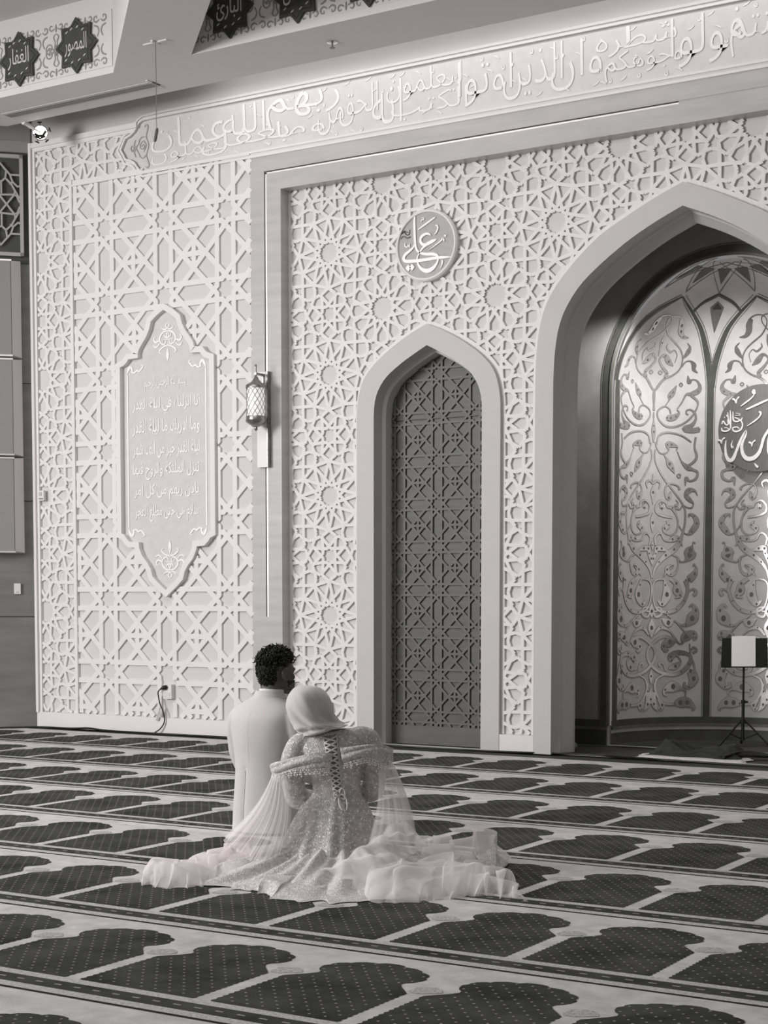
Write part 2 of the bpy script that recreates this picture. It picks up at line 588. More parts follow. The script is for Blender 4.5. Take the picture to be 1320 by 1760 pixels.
o = cp.build('carpet', [M_C_CREAM, M_C_DARK, M_C_LINE, M_C_STRIPE, M_C_DOT, M_C_FLOWER])
bm = bmesh.new(); bm.from_mesh(o.data)
for f in bm.faces:
    f.normal_update()
    if f.normal.z < -.5 and f.calc_center_median().z > -.005: f.normal_flip()
bm.to_mesh(o.data); bm.free()
o.name = 'carpet'
tag(o, 'wall-to-wall prayer carpet with rows of dark scalloped arch fields on cream', 'carpet'); o['kind'] = 'structure'

# ---- the prayer wall: one slab with the recessed bay, plus the ground of the bay
mb = MB()
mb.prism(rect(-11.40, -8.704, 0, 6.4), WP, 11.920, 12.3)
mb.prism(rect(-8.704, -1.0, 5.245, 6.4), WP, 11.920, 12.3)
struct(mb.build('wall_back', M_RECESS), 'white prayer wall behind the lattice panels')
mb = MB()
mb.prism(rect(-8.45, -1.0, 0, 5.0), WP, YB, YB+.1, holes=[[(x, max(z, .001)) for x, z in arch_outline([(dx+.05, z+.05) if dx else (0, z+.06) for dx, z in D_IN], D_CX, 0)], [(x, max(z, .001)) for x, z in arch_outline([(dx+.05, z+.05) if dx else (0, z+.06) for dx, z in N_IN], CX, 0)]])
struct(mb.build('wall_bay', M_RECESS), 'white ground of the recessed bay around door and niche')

# marble surround with its bright inlay
mb = MB()
for a, b in ((-8.704, -8.553), (-8.525, -8.372)):
    mb.box(a, b, YW, 12.06, 0, 5.078 if a > -8.6 else 5.245)
mb.box(-8.553, -8.525, YW, 12.06, 0, 1.125)
mb.box(-8.553, -1.0, YW, 12.06, 5.105, 5.245)
mb.box(-8.372, -1.0, YW, 12.06, 4.93, 5.078)
mb.box(-4.64, -1.0, YW+.004, 12.06, 5.078, 5.105)
ms = struct(mb.build('trim_1', M_MARBLE), 'pale veined marble surround framing the recessed lattice bay')
mb = MB()
mb.box(-8.547, -8.531, YW+.012, YW+.05, 1.125, 5.10)
mb.box(-8.547, -4.64, YW+.012, YW+.05, 5.083, 5.097)
mb.build('inlay_strip', M_INLAY, ms)

# ---- left diagonal wall (local frame: s along the wall from the corner, d towards the room)
s2 = sqrt(.5)
def DP(s, v, d): return (-11.377-s*s2+d*s2, 11.9-s*s2-d*s2, v)
mb = MB()
mb.mi(0).prism(rect(0, 5.2, 0, 4.583), DP, 0, -.2)
for z in (1.108, 2.26, 3.42):
    mb.mi(3).prism(rect(0, 5.2, z-.004, z+.004), DP, .0015, -.01)
mb.mi(1).prism(rect(0, 5.2, 4.583, 5.66), DP, -.004, -.2)
mb.mi(2).prism(rect(0, 5.2, 5.66, 5.77), DP, .02, -.2)
mb.mi(2).prism(rect(0, 5.2, 5.77, 6.4), DP, 0, -.2)
struct(mb.build('wall_left', [M_STONE, M_STONEDARK, M_TRIMGREY, M_BLACK]), 'dark stone wall at the far left')

# ---- ceiling: the soffit with its two coffers
ZC, ZT = 5.758, 6.42
soff = [(-11.152,11.357), (-14.6,7.909), (-14.6,5.2), (-1.0,5.2), (-1.0,11.357)]
cofL = [(-9.257,10.695), (-5.257,6.695), (-13.0,6.695), (-13.0,9.15), (-11.455,10.695)]
cofR = [(-8.412,10.690), (-1.6,10.690), (-1.6,6.7), (-4.422,6.7)]
def CP(u, v, d): return (u, v, d)
mb = MB()
tr = tessellate_polygon([[Vector((a, b, 0)) for a, b in l] for l in (soff, cofL, cofR)])
fl = soff+cofL+cofR
mb.mi(0).add([(a, b, ZC) for a, b in fl], list(tr))
for k, l, top in ((0, soff, ZC+.16), (1, cofL, ZT), (1, cofR, ZT)):
    n = len(l)
    mb.mi(k).add([(a, b, ZC) for a, b in l]+[(a, b, top) for a, b in l], [(i, (i+1) % n, n+(i+1) % n, n+i) for i in range(n)])
mb.mi(0).add([(-15,5,ZT),(0,5,ZT),(0,12.2,ZT),(-15,12.2,ZT)], [(0,1,2,3)])
struct(mb.build('ceiling', [M_CEIL, M_COFFER], weld=False), 'pale ceiling soffit with two deep coffers')

# ================================================================== LATTICES
def lattice12(cx, cz, px, pz, x0, x1, z0, z1):
    """segments of the twelve-and-eight-point interlace with an A rosette at (cx, cz)"""
    base = []
    pol = lambda r, a: (r*cos(radians(a)), r*sin(radians(a)))
    rA = .288
    for k in range(12):
        a = 30*k
        base.append((pol(rA, a), pol(rA, a+30)))
        base.append((pol(rA, a), pol(.0845, a+46)))
        base.append((pol(rA, a), pol(.0845, a-46)))
    # B rosette at the cell corner
    B = (.5, .5)
    sB = []
    for k in range(12):
        a = 30*k
        sB.append((pol(.29, a), pol(.276, a+11.5))); sB.append((pol(.29, a), pol(.276, a-11.5)))
        sB.append((pol(.276, a+11.5), pol(.21, a+15))); sB.append((pol(.276, a-11.5), pol(.21, a-15)))
        sB.append((pol(.21, a+15), pol(.094, a-15))); sB.append((pol(.21, a-15), pol(.094, a+15)))
    base += [((p[0]+B[0], p[1]+B[1]), (q[0]+B[0], q[1]+B[1])) for p, q in sB]
    # around M = (.5, 0) and M' = (0, .5): eight-point star and its satellites
    def around(m, flip):
        f = (lambda p: (p[1]+m[0], p[0]+m[1])) if flip else (lambda p: (p[0]+m[0], p[1]+m[1]))
        out = []
        for sx in (1, -1):
            for sy in (1, -1):
                g = lambda p: f((p[0]*sx, p[1]*sy))
                C_, C2 = (.164, .066), (.066, .164)
                D_, E_, F_ = (.163, .085), (.085, .163), (.138, .138)
                G_, H_ = (.192, .126), (.126, .192)
                T0, T3 = (.212, 0), (.251, .144)
                V9, V6 = (0, .21), (.145, .249)
                mid = (.25, .25)
                out += [(g((.019, .058)), g((.058, .058))), (g((.058, .058)), g(C_)), (g((.058, .019)), g((.058, .058))), (g((.058, .058)), g(C2))]
                out += [(g(C_), g(T0)), (g(C2), g(V9)), (g(D_), g(F_)), (g(F_), g(H_)), (g(E_), g(F_)), (g(F_), g(G_)), (g(H_), g(V6)), (g(G_), g(T3)), (g(T3), g(mid)), (g(V6), g(mid))]
                out += [(g(D_), g((.055, -.023))), (g(E_), g((-.023, .055)))]
        return out
    base += around((.5, 0), False) + around((0, .5), True)
    segs = []
    for i in range(int(math.floor((x0-cx)/px))-1, int(math.ceil((x1-cx)/px))+2):
        for j in range(int(math.floor((z0-cz)/pz))-1, int(math.ceil((z1-cz)/pz))+2):
            for p, q in base:
                # each cell covers [-.5,.5] about its A rosette; corner pieces belong to the cell on their lower left
                segs.append(((cx+(i+p[0])*px, cz+(j+p[1])*pz), (cx+(i+q[0])*px, cz+(j+q[1])*pz)))
    return segs
def lattice8(cx, cz, px, pz, x0, x1, z0, z1, a=.13, w=.049):
    segs = []; d = a*sqrt(2)
    ni, nj = int((x1-x0)/px)+3, int((z1-z0)/pz)+3
    i0, j0 = int(math.floor((x0-cx)/px))-1, int(math.floor((z0-cz)/pz))-1
    U = lambda p: (cx+p[0]*px, cz+p[1]*pz)
    for i in range(i0, i0+ni+1):
        for s in (-a, a): segs.append((U((i+s, j0)), U((i+s, j0+nj))))
    for j in range(j0, j0+nj+1):
        for s in (-a, a): segs.append((U((i0, j+s)), U((i0+ni, j+s))))
    for k in range(-ni-nj-2, ni+nj+3):
        for s in (-d, d):
            segs.append((U((i0, i0+k+s)), U((i0+ni, i0+ni+k+s))))
            segs.append((U((i0, k+s-i0)), U((i0+ni, k+s-i0-ni))))
    # the straps stop at the outline of each eight-point star
    k8 = a*(sqrt(2)-1)*1.0
    q8 = k8-.2*w/px; r8 = sqrt(.5)
    bar = [(-a*1.06, -q8), (a*1.06, -q8), (a*1.06, q8), (-a*1.06, q8)]
    turn = lambda g, c_, s_: [(x*c_-y*s_, x*s_+y*c_) for x, y in g]
    cuts = [turn(bar, c_, s_) for c_, s_ in ((1, 0), (0, 1), (r8, r8), (r8, -r8))]
    cut = []
    big = [U((i0-1, j0-1)), U((i0+ni+1, j0-1)), U((i0+ni+1, j0+nj+1)), U((i0-1, j0+nj+1))]
    stars = [[U((i+u, j+v)) for u, v in g] for i in range(i0, i0+ni+1) for j in range(j0, j0+nj+1) for g in cuts]
    for p, q in segs: cut += clip(p, q, [big], stars)
    segs = cut
    e = .5-d
    for i in range(i0, i0+ni):
        for j in range(j0, j0+nj):
            segs.append((U((i+e, j+.5)), U((i+1-e, j+.5)))); segs.append((U((i+.5, j+e)), U((i+.5, j+1-e))))
    return segs
def lay(mb, segs, w, ins, outs, P, d0, d1):
    seen = set(); k = 0
    for p, q in segs:
        for a, b in clip(p, q, ins, outs):
            key = tuple(sorted(((round(a[0], 3), round(a[1], 3)), (round(b[0], 3), round(b[1], 3)))))
            if key in seen: continue
            seen.add(key); k += 1
            # each bar laid a hair proud of the last, as in a glued fretwork
            mb.strap(a, b, w, P, d0-((k*.61803398875) % 1.0)*.0018, d1)

circ = lambda cx, cz, r, n=40: [(cx+r*cos(2*pi*k/n), cz+r*sin(2*pi*k/n)) for k in range(n)]
# -- recessed bay lattice
BAY = rect(-8.36, -3.0, .16, 4.93)
MED = (-6.925, 4.288)
mb = MB()
lay(mb, lattice12(-7.944, 4.345, 1.1065, 1.068, -8.4, -3.0, .1, 5.0), .0285, [BAY], [door_out, nich_out, circ(*MED, .30)], WP, YJ, YB)
# plain border strips and plinth blocks
mb.box(-8.372, -8.345, YJ-.002, YB, .15, 4.93)
bay = mb.build('star_lattice', M_PLASTER)
tag(bay, 'white star-rosette lattice filling the recessed bay around the dark door', 'wall panel')
mb = MB()
for a, b in ((-8.372, -7.626), (-6.209, -5.888), (-3.372, -2.6)):
    mb.box(a, b, YJ-.03, YB, 0, .148)
struct(mb.build('baseboard_back', M_PLASTER), 'white plinth blocks under the recessed lattice')
# narrow border fillets beside the arches
mb = MB()
for (hh, cx, w) in ((D_OUT, D_CX, .03), (N_OUT, CX, .035)):
    wide = [(dx+w*(1 if i else 0), z+(w*.9 if i < 22 else 0)) for i, (dx, z) in enumerate(hh)]
    arch_band(mb, wide, hh, cx, WP, YJ, YJ, .15)
    arch_band(mb, wide, wide, cx, WP, YJ, YB, .15)
struct(mb.build('trim_2', M_PLASTER), 'thin white fillet around the two arches')

# -- left lattice panels
BAND = [(-9.361,5.757),(-9.78,5.757),(-9.939,5.754),(-9.974,5.738),(-10.002,5.706),(-10.038,5.664),(-10.087,5.634),(-10.144,5.616),(-10.165,5.582),(-10.198,5.528),(-10.167,5.481),(-10.144,5.440),(-10.087,5.424),(-10.038,5.396),(-10.002,5.348),(-9.974,5.318),(-9.939,5.302),(-9.88,5.302)]
BANDP = BAND[1:] + [(-1.0,5.302),(-1.0,5.757)]
def grow(poly, w):
    n = len(poly); out = []
    area_ = sum(poly[i-1][0]*poly[i][1]-poly[i][0]*poly[i-1][1] for i in range(n))
    s = 1 if area_ > 0 else -1
    for i in range(n):
        a, b, c = poly[i-1], poly[i], poly[(i+1) % n]
        n1 = Vector((b[1]-a[1], a[0]-b[0])).normalized()*s; n2 = Vector((c[1]-b[1], b[0]-c[0])).normalized()*s
        m = (n1+n2); m = m/max(.35, m.length_squared/2) if m.length > 1e-4 else n1
        out.append((b[0]+m.x*w*1.0, b[1]+m.y*w*1.0))
    return out
bandwide = grow(BANDP, .062)
mb = MB()
STRIP = rect(-11.315, -10.865, .165, 5.67); TOPS = rect(-10.9, -10.0, 5.32, 5.67)
lay(mb, lattice12(-10.70, 5.165, 1.13, 1.144, -11.4, -9.9, .1, 5.8), .030, [STRIP, TOPS], [bandwide], WP, YW+.001, 11.921)
mb.box(-11.377, -11.345, YW-.035, 11.921, .15, 5.75)
mb.box(-11.345, -11.312, YW-.012, 11.921, .15, 5.745)
mb.box(-10.878, -10.852, YW-.004, 11.921, .15, 5.335)
mb.box(-10.850, -10.832, YW-.014, 11.921, .15, 5.335)
mb.box(-10.878, -9.95, YW-.0048, 11.921, 5.285, 5.325)
mb.box(-10.85, -8.704, YW-.0148, 11.921, 5.268, 5.285)
mb.box(-11.345, -10.04, YW-.0128, 11.921, 5.665, 5.70)
mb.box(-11.345, -10.0, YW-.031, 11.921, 5.70, 5.749)
tag(mb.build('star_lattice', M_PLASTER), 'narrow white star-rosette lattice border along the left wall corner', 'wall panel')

PLQ = [(0,3.985),(.075,3.945),(.15,3.89),(.172,3.818),(.21,3.75),(.265,3.685),(.30,3.64),(.313,3.60),(.313,3.565),(.43,3.560),(.455,3.53),(.485,3.508),(.535,3.49),(.538,2.7),(.538,1.915),(.50,1.90),(.47,1.86),(.44,1.835),(.325,1.828),(.318,1.77),(.285,1.70),(.22,1.63),(.18,1.57),(.158,1.50),(.09,1.44),(0,1.372)]
PCX = -9.695
plq = [(PCX-x, z) for x, z in PLQ] + [(PCX+x, z) for x, z in PLQ[-2:0:-1]]
plq_wide = grow(plq, .055)
mb = MB()
PANEL = rect(-10.832, -8.704, .165, 5.268)
lay(mb, lattice8(-10.440, 1.288, .724, .7075, -10.9, -8.6, .1, 5.3), .049, [PANEL], [plq_wide, rect(-9.78, -9.60, .30, .52)], WP, YW, 11.921)
tag(mb.build('star_lattice', M_PLASTER), 'tall white eight-point-star lattice panel around the inscription plaque', 'wall panel')
mb = MB(); mb.box(-11.377, -8.704, YW-.02, 11.921, 0, .155)
struct(mb.build('baseboard_left', M_PLASTER), 'plain white baseboard under the left lattice')

# ================================================================== PLAQUE
t = empty('inscription_plaque', (0, 0, 0), 0, 'tall white plaque with raised Arabic lines in a scalloped frame', 'wall plaque')
t.location = (PCX, YW, 1.35)
inv = Matrix.Translation((-PCX, -YW, -1.35))
def LP(u, v, d): return (u-PCX, d-YW, v-1.35)
M_PLQ = mat('plaque_ground', 205, .6, noise=5, nscale=14)
mb = MB(); mb.prism(plq, LP, 11.915, 11.921); mb.build('plate', M_PLQ, t)
mb = MB()
n = len(plq)
mb.add([LP(u, v, YW-.035) for u, v in plq_wide]+[LP(u, v, YW-.035) for u, v in plq], [(i, (i+1) % n, n+(i+1) % n, n+i) for i in range(n)])
for l in (plq, plq_wide):
    mb.add([LP(u, v, YW-.035) for u, v in l]+[LP(u, v, 11.921) for u, v in l], [(i, (i+1) % n, n+(i+1) % n, n+i) for i in range(n)])
mb.build('scalloped_frame', M_PLASTER, t)
mb = MB()
rows = [('بسم الله الرحمن الرحيم',3.262,3.368,-9.968,-9.466),('انا انزلناه في ليلة القدر',3.040,3.178,-10.115,-9.304),('وما ادريك ما ليلة القدر',2.840,2.975,-10.118,-9.308),
        ('ليلة القدر خير من الف شهر',2.632,2.768,-10.114,-9.308),('تنزل الملئكة والروح فيها',2.428,2.568,-10.117,-9.314),('باذن ربهم من كل امر',2.232,2.366,-10.101,-9.323),('سلام هي حتى مطلع الفجر',2.028,2.168,-10.092,-9.329)]
for tx, z0, z1, x0, x1 in rows:
    write(mb, tx, x0, x1, z0-.012, z1+.012, LP, 11.907, 11.915)
mb.build('lettering', M_LETTER, t)
mb = MB()
for x in (-10.175, -9.233):
    mb.strap((x, 1.97), (x, 3.42), .013, LP, 11.908, 11.915)
def sym(mb, strokes, cx, P, d0, d1, flip=1, zc=0, sx=1):
    for pts in strokes:
        for sg in (1, -1):
            mb.ribbon([(cx+sg*x*sx, zc+flip*z, w) for x, z, w in pts], P, d0, d1)
FIN = [[(0,.215,.004),(.022,.19,.012),(.0,.165,.004)],[(.0,.165,.008),(.03,.155,.012),(.06,.165,.01),(.075,.185,.004)],
       [(0,.14,.008),(.045,.135,.014),(.085,.10,.016),(.095,.06,.014),(.07,.025,.012),(.035,.02,.01),(.02,.045,.008),(.03,.065,.006)],
       [(.095,.06,.010),(.14,.045,.016),(.165,.065,.014),(.16,.09,.008),(.14,.095,.004)],[(.095,.03,.01),(.12,.005,.01),(.15,.0,.012),(.175,.02,.006)],
       [(.0,.075,.006),(.03,.09,.012),(.04,.115,.006)],[(0,.13,.004),(.012,.10,.014),(0,.07,.004)],[(.0,.01,.01),(.05,-.005,.012),(.09,-.03,.014),(.10,-.055,.008),(.075,-.06,.006)],
       [(0,-.02,.006),(.008,-.06,.012),(.0,-.09,.03),(0,-.14,.003)],[(.0,.06,.006),(.05,.06,.005),(.055,.02,.005),(0,-.005,.005)]]
sym(mb, FIN, PCX+.015, LP, 11.907, 11.915, 1, 3.655)
sym(mb, FIN, PCX+.02, LP, 11.907, 11.915, -1, 1.70)
CRN = [[(.0,.0,.004),(.01,.03,.018),(.035,.065,.03),(.06,.05,.02),(.065,.02,.012)],[(.05,.02,.01),(.09,.01,.014),(.12,.03,.016),(.15,.02,.012),(.18,.045,.016),(.20,.07,.008),(.17,.075,.006)]]
for cx, sg in ((-10.178, 1), (-9.232, -1)):
    for zz, fl_ in ((3.425, 1), (1.96, -1)):
        for pts in CRN: mb.ribbon([(cx+sg*x, zz+fl_*z, w) for x, z, w in pts], LP, 11.907, 11.915)
mb.build('scroll_ornament', M_LETTER, t)

# ================================================================== INSCRIPTION BAND
t = empty('inscription_band', (-9.0, YW, 5.3), 0, 'long white Arabic inscription band running under the ceiling', 'inscription')
def BPn(u, v, d): return (u+9.0, d-YW, v-5.3)
mb = MB(); mb.prism(BANDP, BPn, 11.912, 11.921); mb.build('ground', M_BANDFIELD, t)
mb = MB(); n = len(BANDP)
for wa, wb, da in ((.062, .040, YW-.006), (.040, .024, YW+.012), (.024, .004, YW-.016)):
    A, B_ = grow(BANDP, wa), grow(BANDP, wb)
    mb.add([BPn(u, v, da) for u, v in A]+[BPn(u, v, da) for u, v in B_], [(i, (i+1) % n, n+(i+1) % n, n+i) for i in range(n)])
    for l in (A, B_): mb.add([BPn(u, v, da) for u, v in l]+[BPn(u, v, 11.921) for u, v in l], [(i, (i+1) % n, n+(i+1) % n, n+i) for i in range(n)])
mb.box(-.02+.0, 8.0, -.004, .05, -.055, -.01)
mb.build('moulding', M_PLASTER, t)
words = [('ان',-9.70,-9.44,5.42,5.68),('يعملون',-9.74,-9.02,5.325,5.475),('عما',-9.32,-8.68,5.46,5.74),('بغفل',-8.98,-8.02,5.325,5.52),('الله',-8.46,-8.06,5.48,5.74),('وما',-7.98,-7.42,5.325,5.52),('ربهم',-7.94,-7.22,5.50,5.73),
         ('من',-7.36,-7.06,5.33,5.56),('الحق',-7.14,-6.60,5.36,5.72),('انه',-6.66,-6.24,5.33,5.66),('ليعلمون',-6.42,-5.42,5.48,5.745),('الكتب',-6.20,-5.26,5.325,5.50),('اوتوا',-5.22,-4.72,5.34,5.72),
         ('الذين',-4.86,-3.98,5.33,5.72),('وان',-4.22,-3.72,5.34,5.70),('شطره',-3.9,-3.1,5.53,5.74),('وجوهكم',-3.86,-2.9,5.33,5.53),('فولوا',-3.0,-2.3,5.35,5.72),('كنتم',-2.4,-1.6,5.40,5.72)]
# place the words along the band where the photograph has them
XS = [('ان',268,318),('عما',312,395),('يعملون',268,395),('الله',388,460),('بغفل',352,500),('ربهم',462,585),('وما',480,560),('من',548,592),('الحق',585,650),('انه',640,690),('ليعلمون',664,790),('الكتب',672,800),('اوتوا',784,875),('الذين',860,960),('وان',940,1025),('شطره',1015,1150),('وجوهكم',1030,1160),('فولوا',1140,1262),('كنتم',1240,1335)]
def band_x(px):
    # a point of the photograph's band, carried onto the wall plane
    a = -(px-660)/2750.0
    r = Vector((-sin(TH)*1+cos(TH)*-a, cos(TH)+sin(TH)*-a))
    return r.x/r.y*11.905
ZZ = {'ان':(5.44,5.70),'يعملون':(5.33,5.50),'عما':(5.44,5.735),'بغفل':(5.33,5.545),'الله':(5.47,5.73),'وما':(5.33,5.52),'ربهم':(5.47,5.735),'من':(5.33,5.60),'الحق':(5.37,5.70),'انه':(5.33,5.69),'ليعلمون':(5.49,5.74),'الكتب':(5.33,5.53),'اوتوا':(5.35,5.72),'الذين':(5.34,5.73),'وان':(5.34,5.72),'شطره':(5.53,5.745),'وجوهكم':(5.34,5.56),'فولوا':(5.35,5.73),'كنتم':(5.36,5.72)}
mb = MB()
for w_, a, b in XS:
    write(mb, w_, band_x(a), band_x(b), *ZZ[w_], BPn, 11.903, 11.912, .010)
random.seed(3)
for k in range(86):
    u = -9.66+k*.078+random.uniform(-.02, .02); v = random.choice((5.335, 5.36, 5.70, 5.72, 5.62, 5.5))
    s = random.choice((1, -1))
    if k % 3: mb.ribbon([(u, v, .004), (u+.03, v+.012*s, .010), (u+.055, v+.03*s, .004)], BPn, 11.905, 11.912, sub=3)
    else: mb.ribbon([(u, v, .004), (u+.008, v-.02, .012), (u+.024, v-.016, .008), (u+.02, v+.012, .003)], BPn, 11.905, 11.912, sub=3)
mb.build('lettering', M_LETTERBAND, t)
mb = MB()
ORN = [[(-9.93,5.70,.006),(-9.915,5.722,.012),(-9.892,5.705,.014),(-9.90,5.66,.012),(-9.912,5.61,.008),(-9.885,5.53,.010),(-9.91,5.45,.008),(-9.90,5.40,.012),(-9.882,5.35,.014),(-9.90,5.325,.012),(-9.925,5.338,.006)],
       [(-9.912,5.61,.006),(-9.96,5.615,.010),(-9.995,5.59,.010),(-10.005,5.56,.008),(-10.035,5.525,.008),(-10.005,5.47,.008),(-9.985,5.435,.010),(-9.95,5.42,.010),(-9.912,5.45,.006)],
       [(-10.035,5.525,.006),(-10.06,5.545,.016),(-10.055,5.575,.012),(-10.04,5.60,.003)],[(-10.035,5.525,.006),(-10.06,5.50,.016),(-10.055,5.47,.012),(-10.04,5.44,.003)],[(-10.085,5.50,.010),(-10.10,5.525,.010),(-10.085,5.548,.010),(-10.06,5.525,.010),(-10.085,5.50,.010)],
       [(-9.97,5.53,.008),(-9.95,5.545,.008),(-9.935,5.525,.008),(-9.955,5.505,.008),(-9.985,5.515,.008),(-9.985,5.55,.008),(-9.955,5.575,.006)],[(-9.945,5.58,.004),(-9.93,5.56,.008),(-9.915,5.535,.008),(-9.93,5.50,.008),(-9.945,5.48,.004)]]
for pts in ORN: mb.ribbon(pts, BPn, 11.904, 11.912)
mb.build('corner_ornament', mat('ornament_grey', 170, .5), t)

# ================================================================== DOOR
mb = MB()
arch_band(mb, D_OUT, D_IN, D_CX, WP, 11.985, 11.985)
arch_band(mb, D_OUT, D_OUT, D_CX, WP, 11.985, YB)
arch_band(mb, D_IN, D_IN, D_CX, WP, 11.985, 12.125)
arch_band(mb, D_IN, D_IN2, D_CX, WP, 12.125, 12.14)
arch_band(mb, D_IN2, D_IN2, D_CX, WP, 12.14, 12.27)
struct(mb.build('trim_3', M_FRAME, smooth=35), 'pale pointed arch frame around the dark carved door')
YD = 12.24
dr = empty('door_1', (D_CX, YD, 0)); struct(dr, 'dark carved door in the pointed arch'); dr['kind'] = 'structure'
def DoP(u, v, d): return (u-D_CX, d-YD, v)
din = arch_outline([(dx+.005, z+.005) for dx, z in D_IN2], D_CX, 0)
mb = MB(); mb.prism(din, DoP, YD+.012, YD+.06); mb.build('door_field', M_DOORFIELD, dr)
mb = MB()
lay(mb, lattice8(-7.335, 2.118, .3745, .3745, -7.5, -6.3, 0, 3.6, .128, .0205), .0205, [rect(-7.45, -6.38, .16, 3.6)], [], DoP, YD-.004, YD+.012) if False else None
reg = [(x, max(z, .165)) for x, z in arch_outline(D_IN2, D_CX, .165)]
lay(mb, lattice8(-7.335, 2.118, .3745, .3745, -7.5, -6.3, 0, 3.6, .128, .0205), .0205, [reg], [], DoP, YD-.004, YD+.012)
mb.build('carved_lattice', M_DOOR, dr)
mb = MB(); mb.prism(rect(-7.43, -6.40, 2.857, 2.863), DoP, YD-.006, YD+.01)
mb.build('joint', M_BLACK, dr)
mb = MB(); mb.prism(rect(-7.415, -6.42, .0, .165), DoP, YD-.004, YD+.03)
mb.build('kick_rail', M_DOOR, dr)

# ================================================================== MEDALLION
t = empty('calligraphy_medallion', (MED[0], YJ, MED[1]), 0, 'round grey medallion with raised white Arabic name above the dark door', 'medallion')
def MP(u, v, d): return (u, d-YJ, v)
M_MED = mat('medallion_ground', 168, .5, noise=8, nscale=18)
mb = MB(); mb.prism(circ(0, 0, .285, 64), MP, YJ-.03, YJ+.03); mb.build('disc', M_MED, t)
mb = MB()
prof = [(.300, YJ+.03), (.302, YJ-.035), (.290, YJ-.048), (.277, YJ-.045), (.272, YJ-.03)]
n = 72
for i in range(len(prof)-1):
    (r0, d0), (r1, d1) = prof[i], prof[i+1]
    a, b = circ(0, 0, r0, n), circ(0, 0, r1, n)
    mb.add([MP(u, v, d0) for u, v in a]+[MP(u, v, d1) for u, v in b], [(k, (k+1) % n, n+(k+1) % n, n+k) for k in range(n)])
mb.build('rim', M_PLASTER, t, smooth=50)
# strokes measured on the disc: u, v in crop units about its centre
k1 = .285/505.0
def ms(pts, sh=-.13):
    return [((x-640)*k1*1.20, (760-(y-(640-x)*.0-0) + (x-640)*sh)*k1*.98, w*k1*1.05) for x, y, w in pts]
ALI = [[(478,325,22),(472,420,34),(476,560,34),(482,700,34),(500,810,32),(545,870,30),(640,895,40),(740,895,44),(800,915,34),(815,960,26),(800,1030,30),(740,1110,52),(660,1150,60),(580,1120,46),(530,1050,30),(515,960,20),(540,890,18),(590,810,26),(650,750,44),(740,700,46),(795,672,6)],
       [(712,615,6),(690,595,24),(640,590,34),(580,630,40),(560,690,38),(590,745,40),(650,755,40)],
       [(478,720,14),(460,790,22),(400,850,36),(335,910,42),(318,970,44),(360,1005,46),(480,1000,46),(640,980,44),(780,955,42),(900,945,34),(1020,938,3)],
       [(530,525,12),(600,470,24),(700,395,24),(775,340,14)],[(765,605,6),(790,570,16),(812,510,20),(800,465,20),(775,470,10)],
       [(685,838,5),(770,770,12),(860,695,20),(880,660,26),(905,700,20)],[(905,620,24),(930,620,26)],[(850,1110,5),(872,1060,14),(880,1000,22),(868,990,8)],
       [(570,405,10),(585,375,14),(610,375,12),(605,345,10),(580,350,8)],[(340,720,8),(335,770,14),(365,790,14),(385,760,12),(400,790,12),(405,735,8)]]
mb = MB()
for s_ in ALI: mb.ribbon(ms(s_), MP, YJ-.042, YJ-.03)
for (x, y) in ((385,1105),(440,1095)):
    c = ms([(x, y, 1)])[0]
    mb.prism([(c[0]-.026, c[1]), (c[0], c[1]-.03), (c[0]+.026, c[1]), (c[0], c[1]+.03)], MP, YJ-.042, YJ-.03)
mb.build('lettering', M_LETTER, t)
mb = MB()
for s_ in ([(250,520,10),(300,570,14),(330,540,12),(260,600,12)],[(270,660,10),(310,620,14),(360,650,14),(410,630,16)],[(330,560,8),(350,600,14),(395,590,10),(400,520,8)],[(260,560,8),(300,545,10),(380,565,10)]):
    mb.ribbon(ms(s_), MP, YJ-.037, YJ-.03)
mb.build('small_mark', M_STONEDARK, t)

# ================================================================== NICHE
mb = MB()
arch_band(mb, N_OUT, N_IN, CX, WP, 11.985, 11.985)
arch_band(mb, N_OUT, N_OUT, CX, WP, 11.985, YB)
arch_band(mb, N_IN, N_IN, CX, WP, 11.985, 12.13)
arch_band(mb, N_IN, [(max(dx-.012, 0), z-.012) for dx, z in N_IN], CX, WP, 12.13, 12.145)
mid = [(max(dx-.012, 0), z-.012) for dx, z in N_IN]
arch_band(mb, mid, mid, CX, WP, 12.145, 12.18)
arch_band(mb, mid, N_IN2, CX, WP, 12.18, 12.27)
arch_band(mb, N_IN2, N_IN2, CX, WP, 12.27, 12.31)
struct(mb.build('trim_4', M_FRAME, smooth=35), 'broad pale pointed arch frame of the prayer niche')
# inner wall of the niche with its round opening, and the vestibule between
RO = 1.03
ro = lambda r, n=40: [(CX+r*cos(pi*k/n), NZ+.02+r*sin(pi*k/n)) for k in range(n+1)]
mb = MB()
hole = [(CX+RO, .002)]+ro(RO)+[(CX-RO, .002)]
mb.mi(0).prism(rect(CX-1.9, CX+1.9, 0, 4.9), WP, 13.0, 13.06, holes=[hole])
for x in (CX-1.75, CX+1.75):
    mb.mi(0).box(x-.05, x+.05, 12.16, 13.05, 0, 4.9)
mb.mi(0).box(CX-1.75, CX+1.75, 12.16, 13.05, 4.82, 4.9)
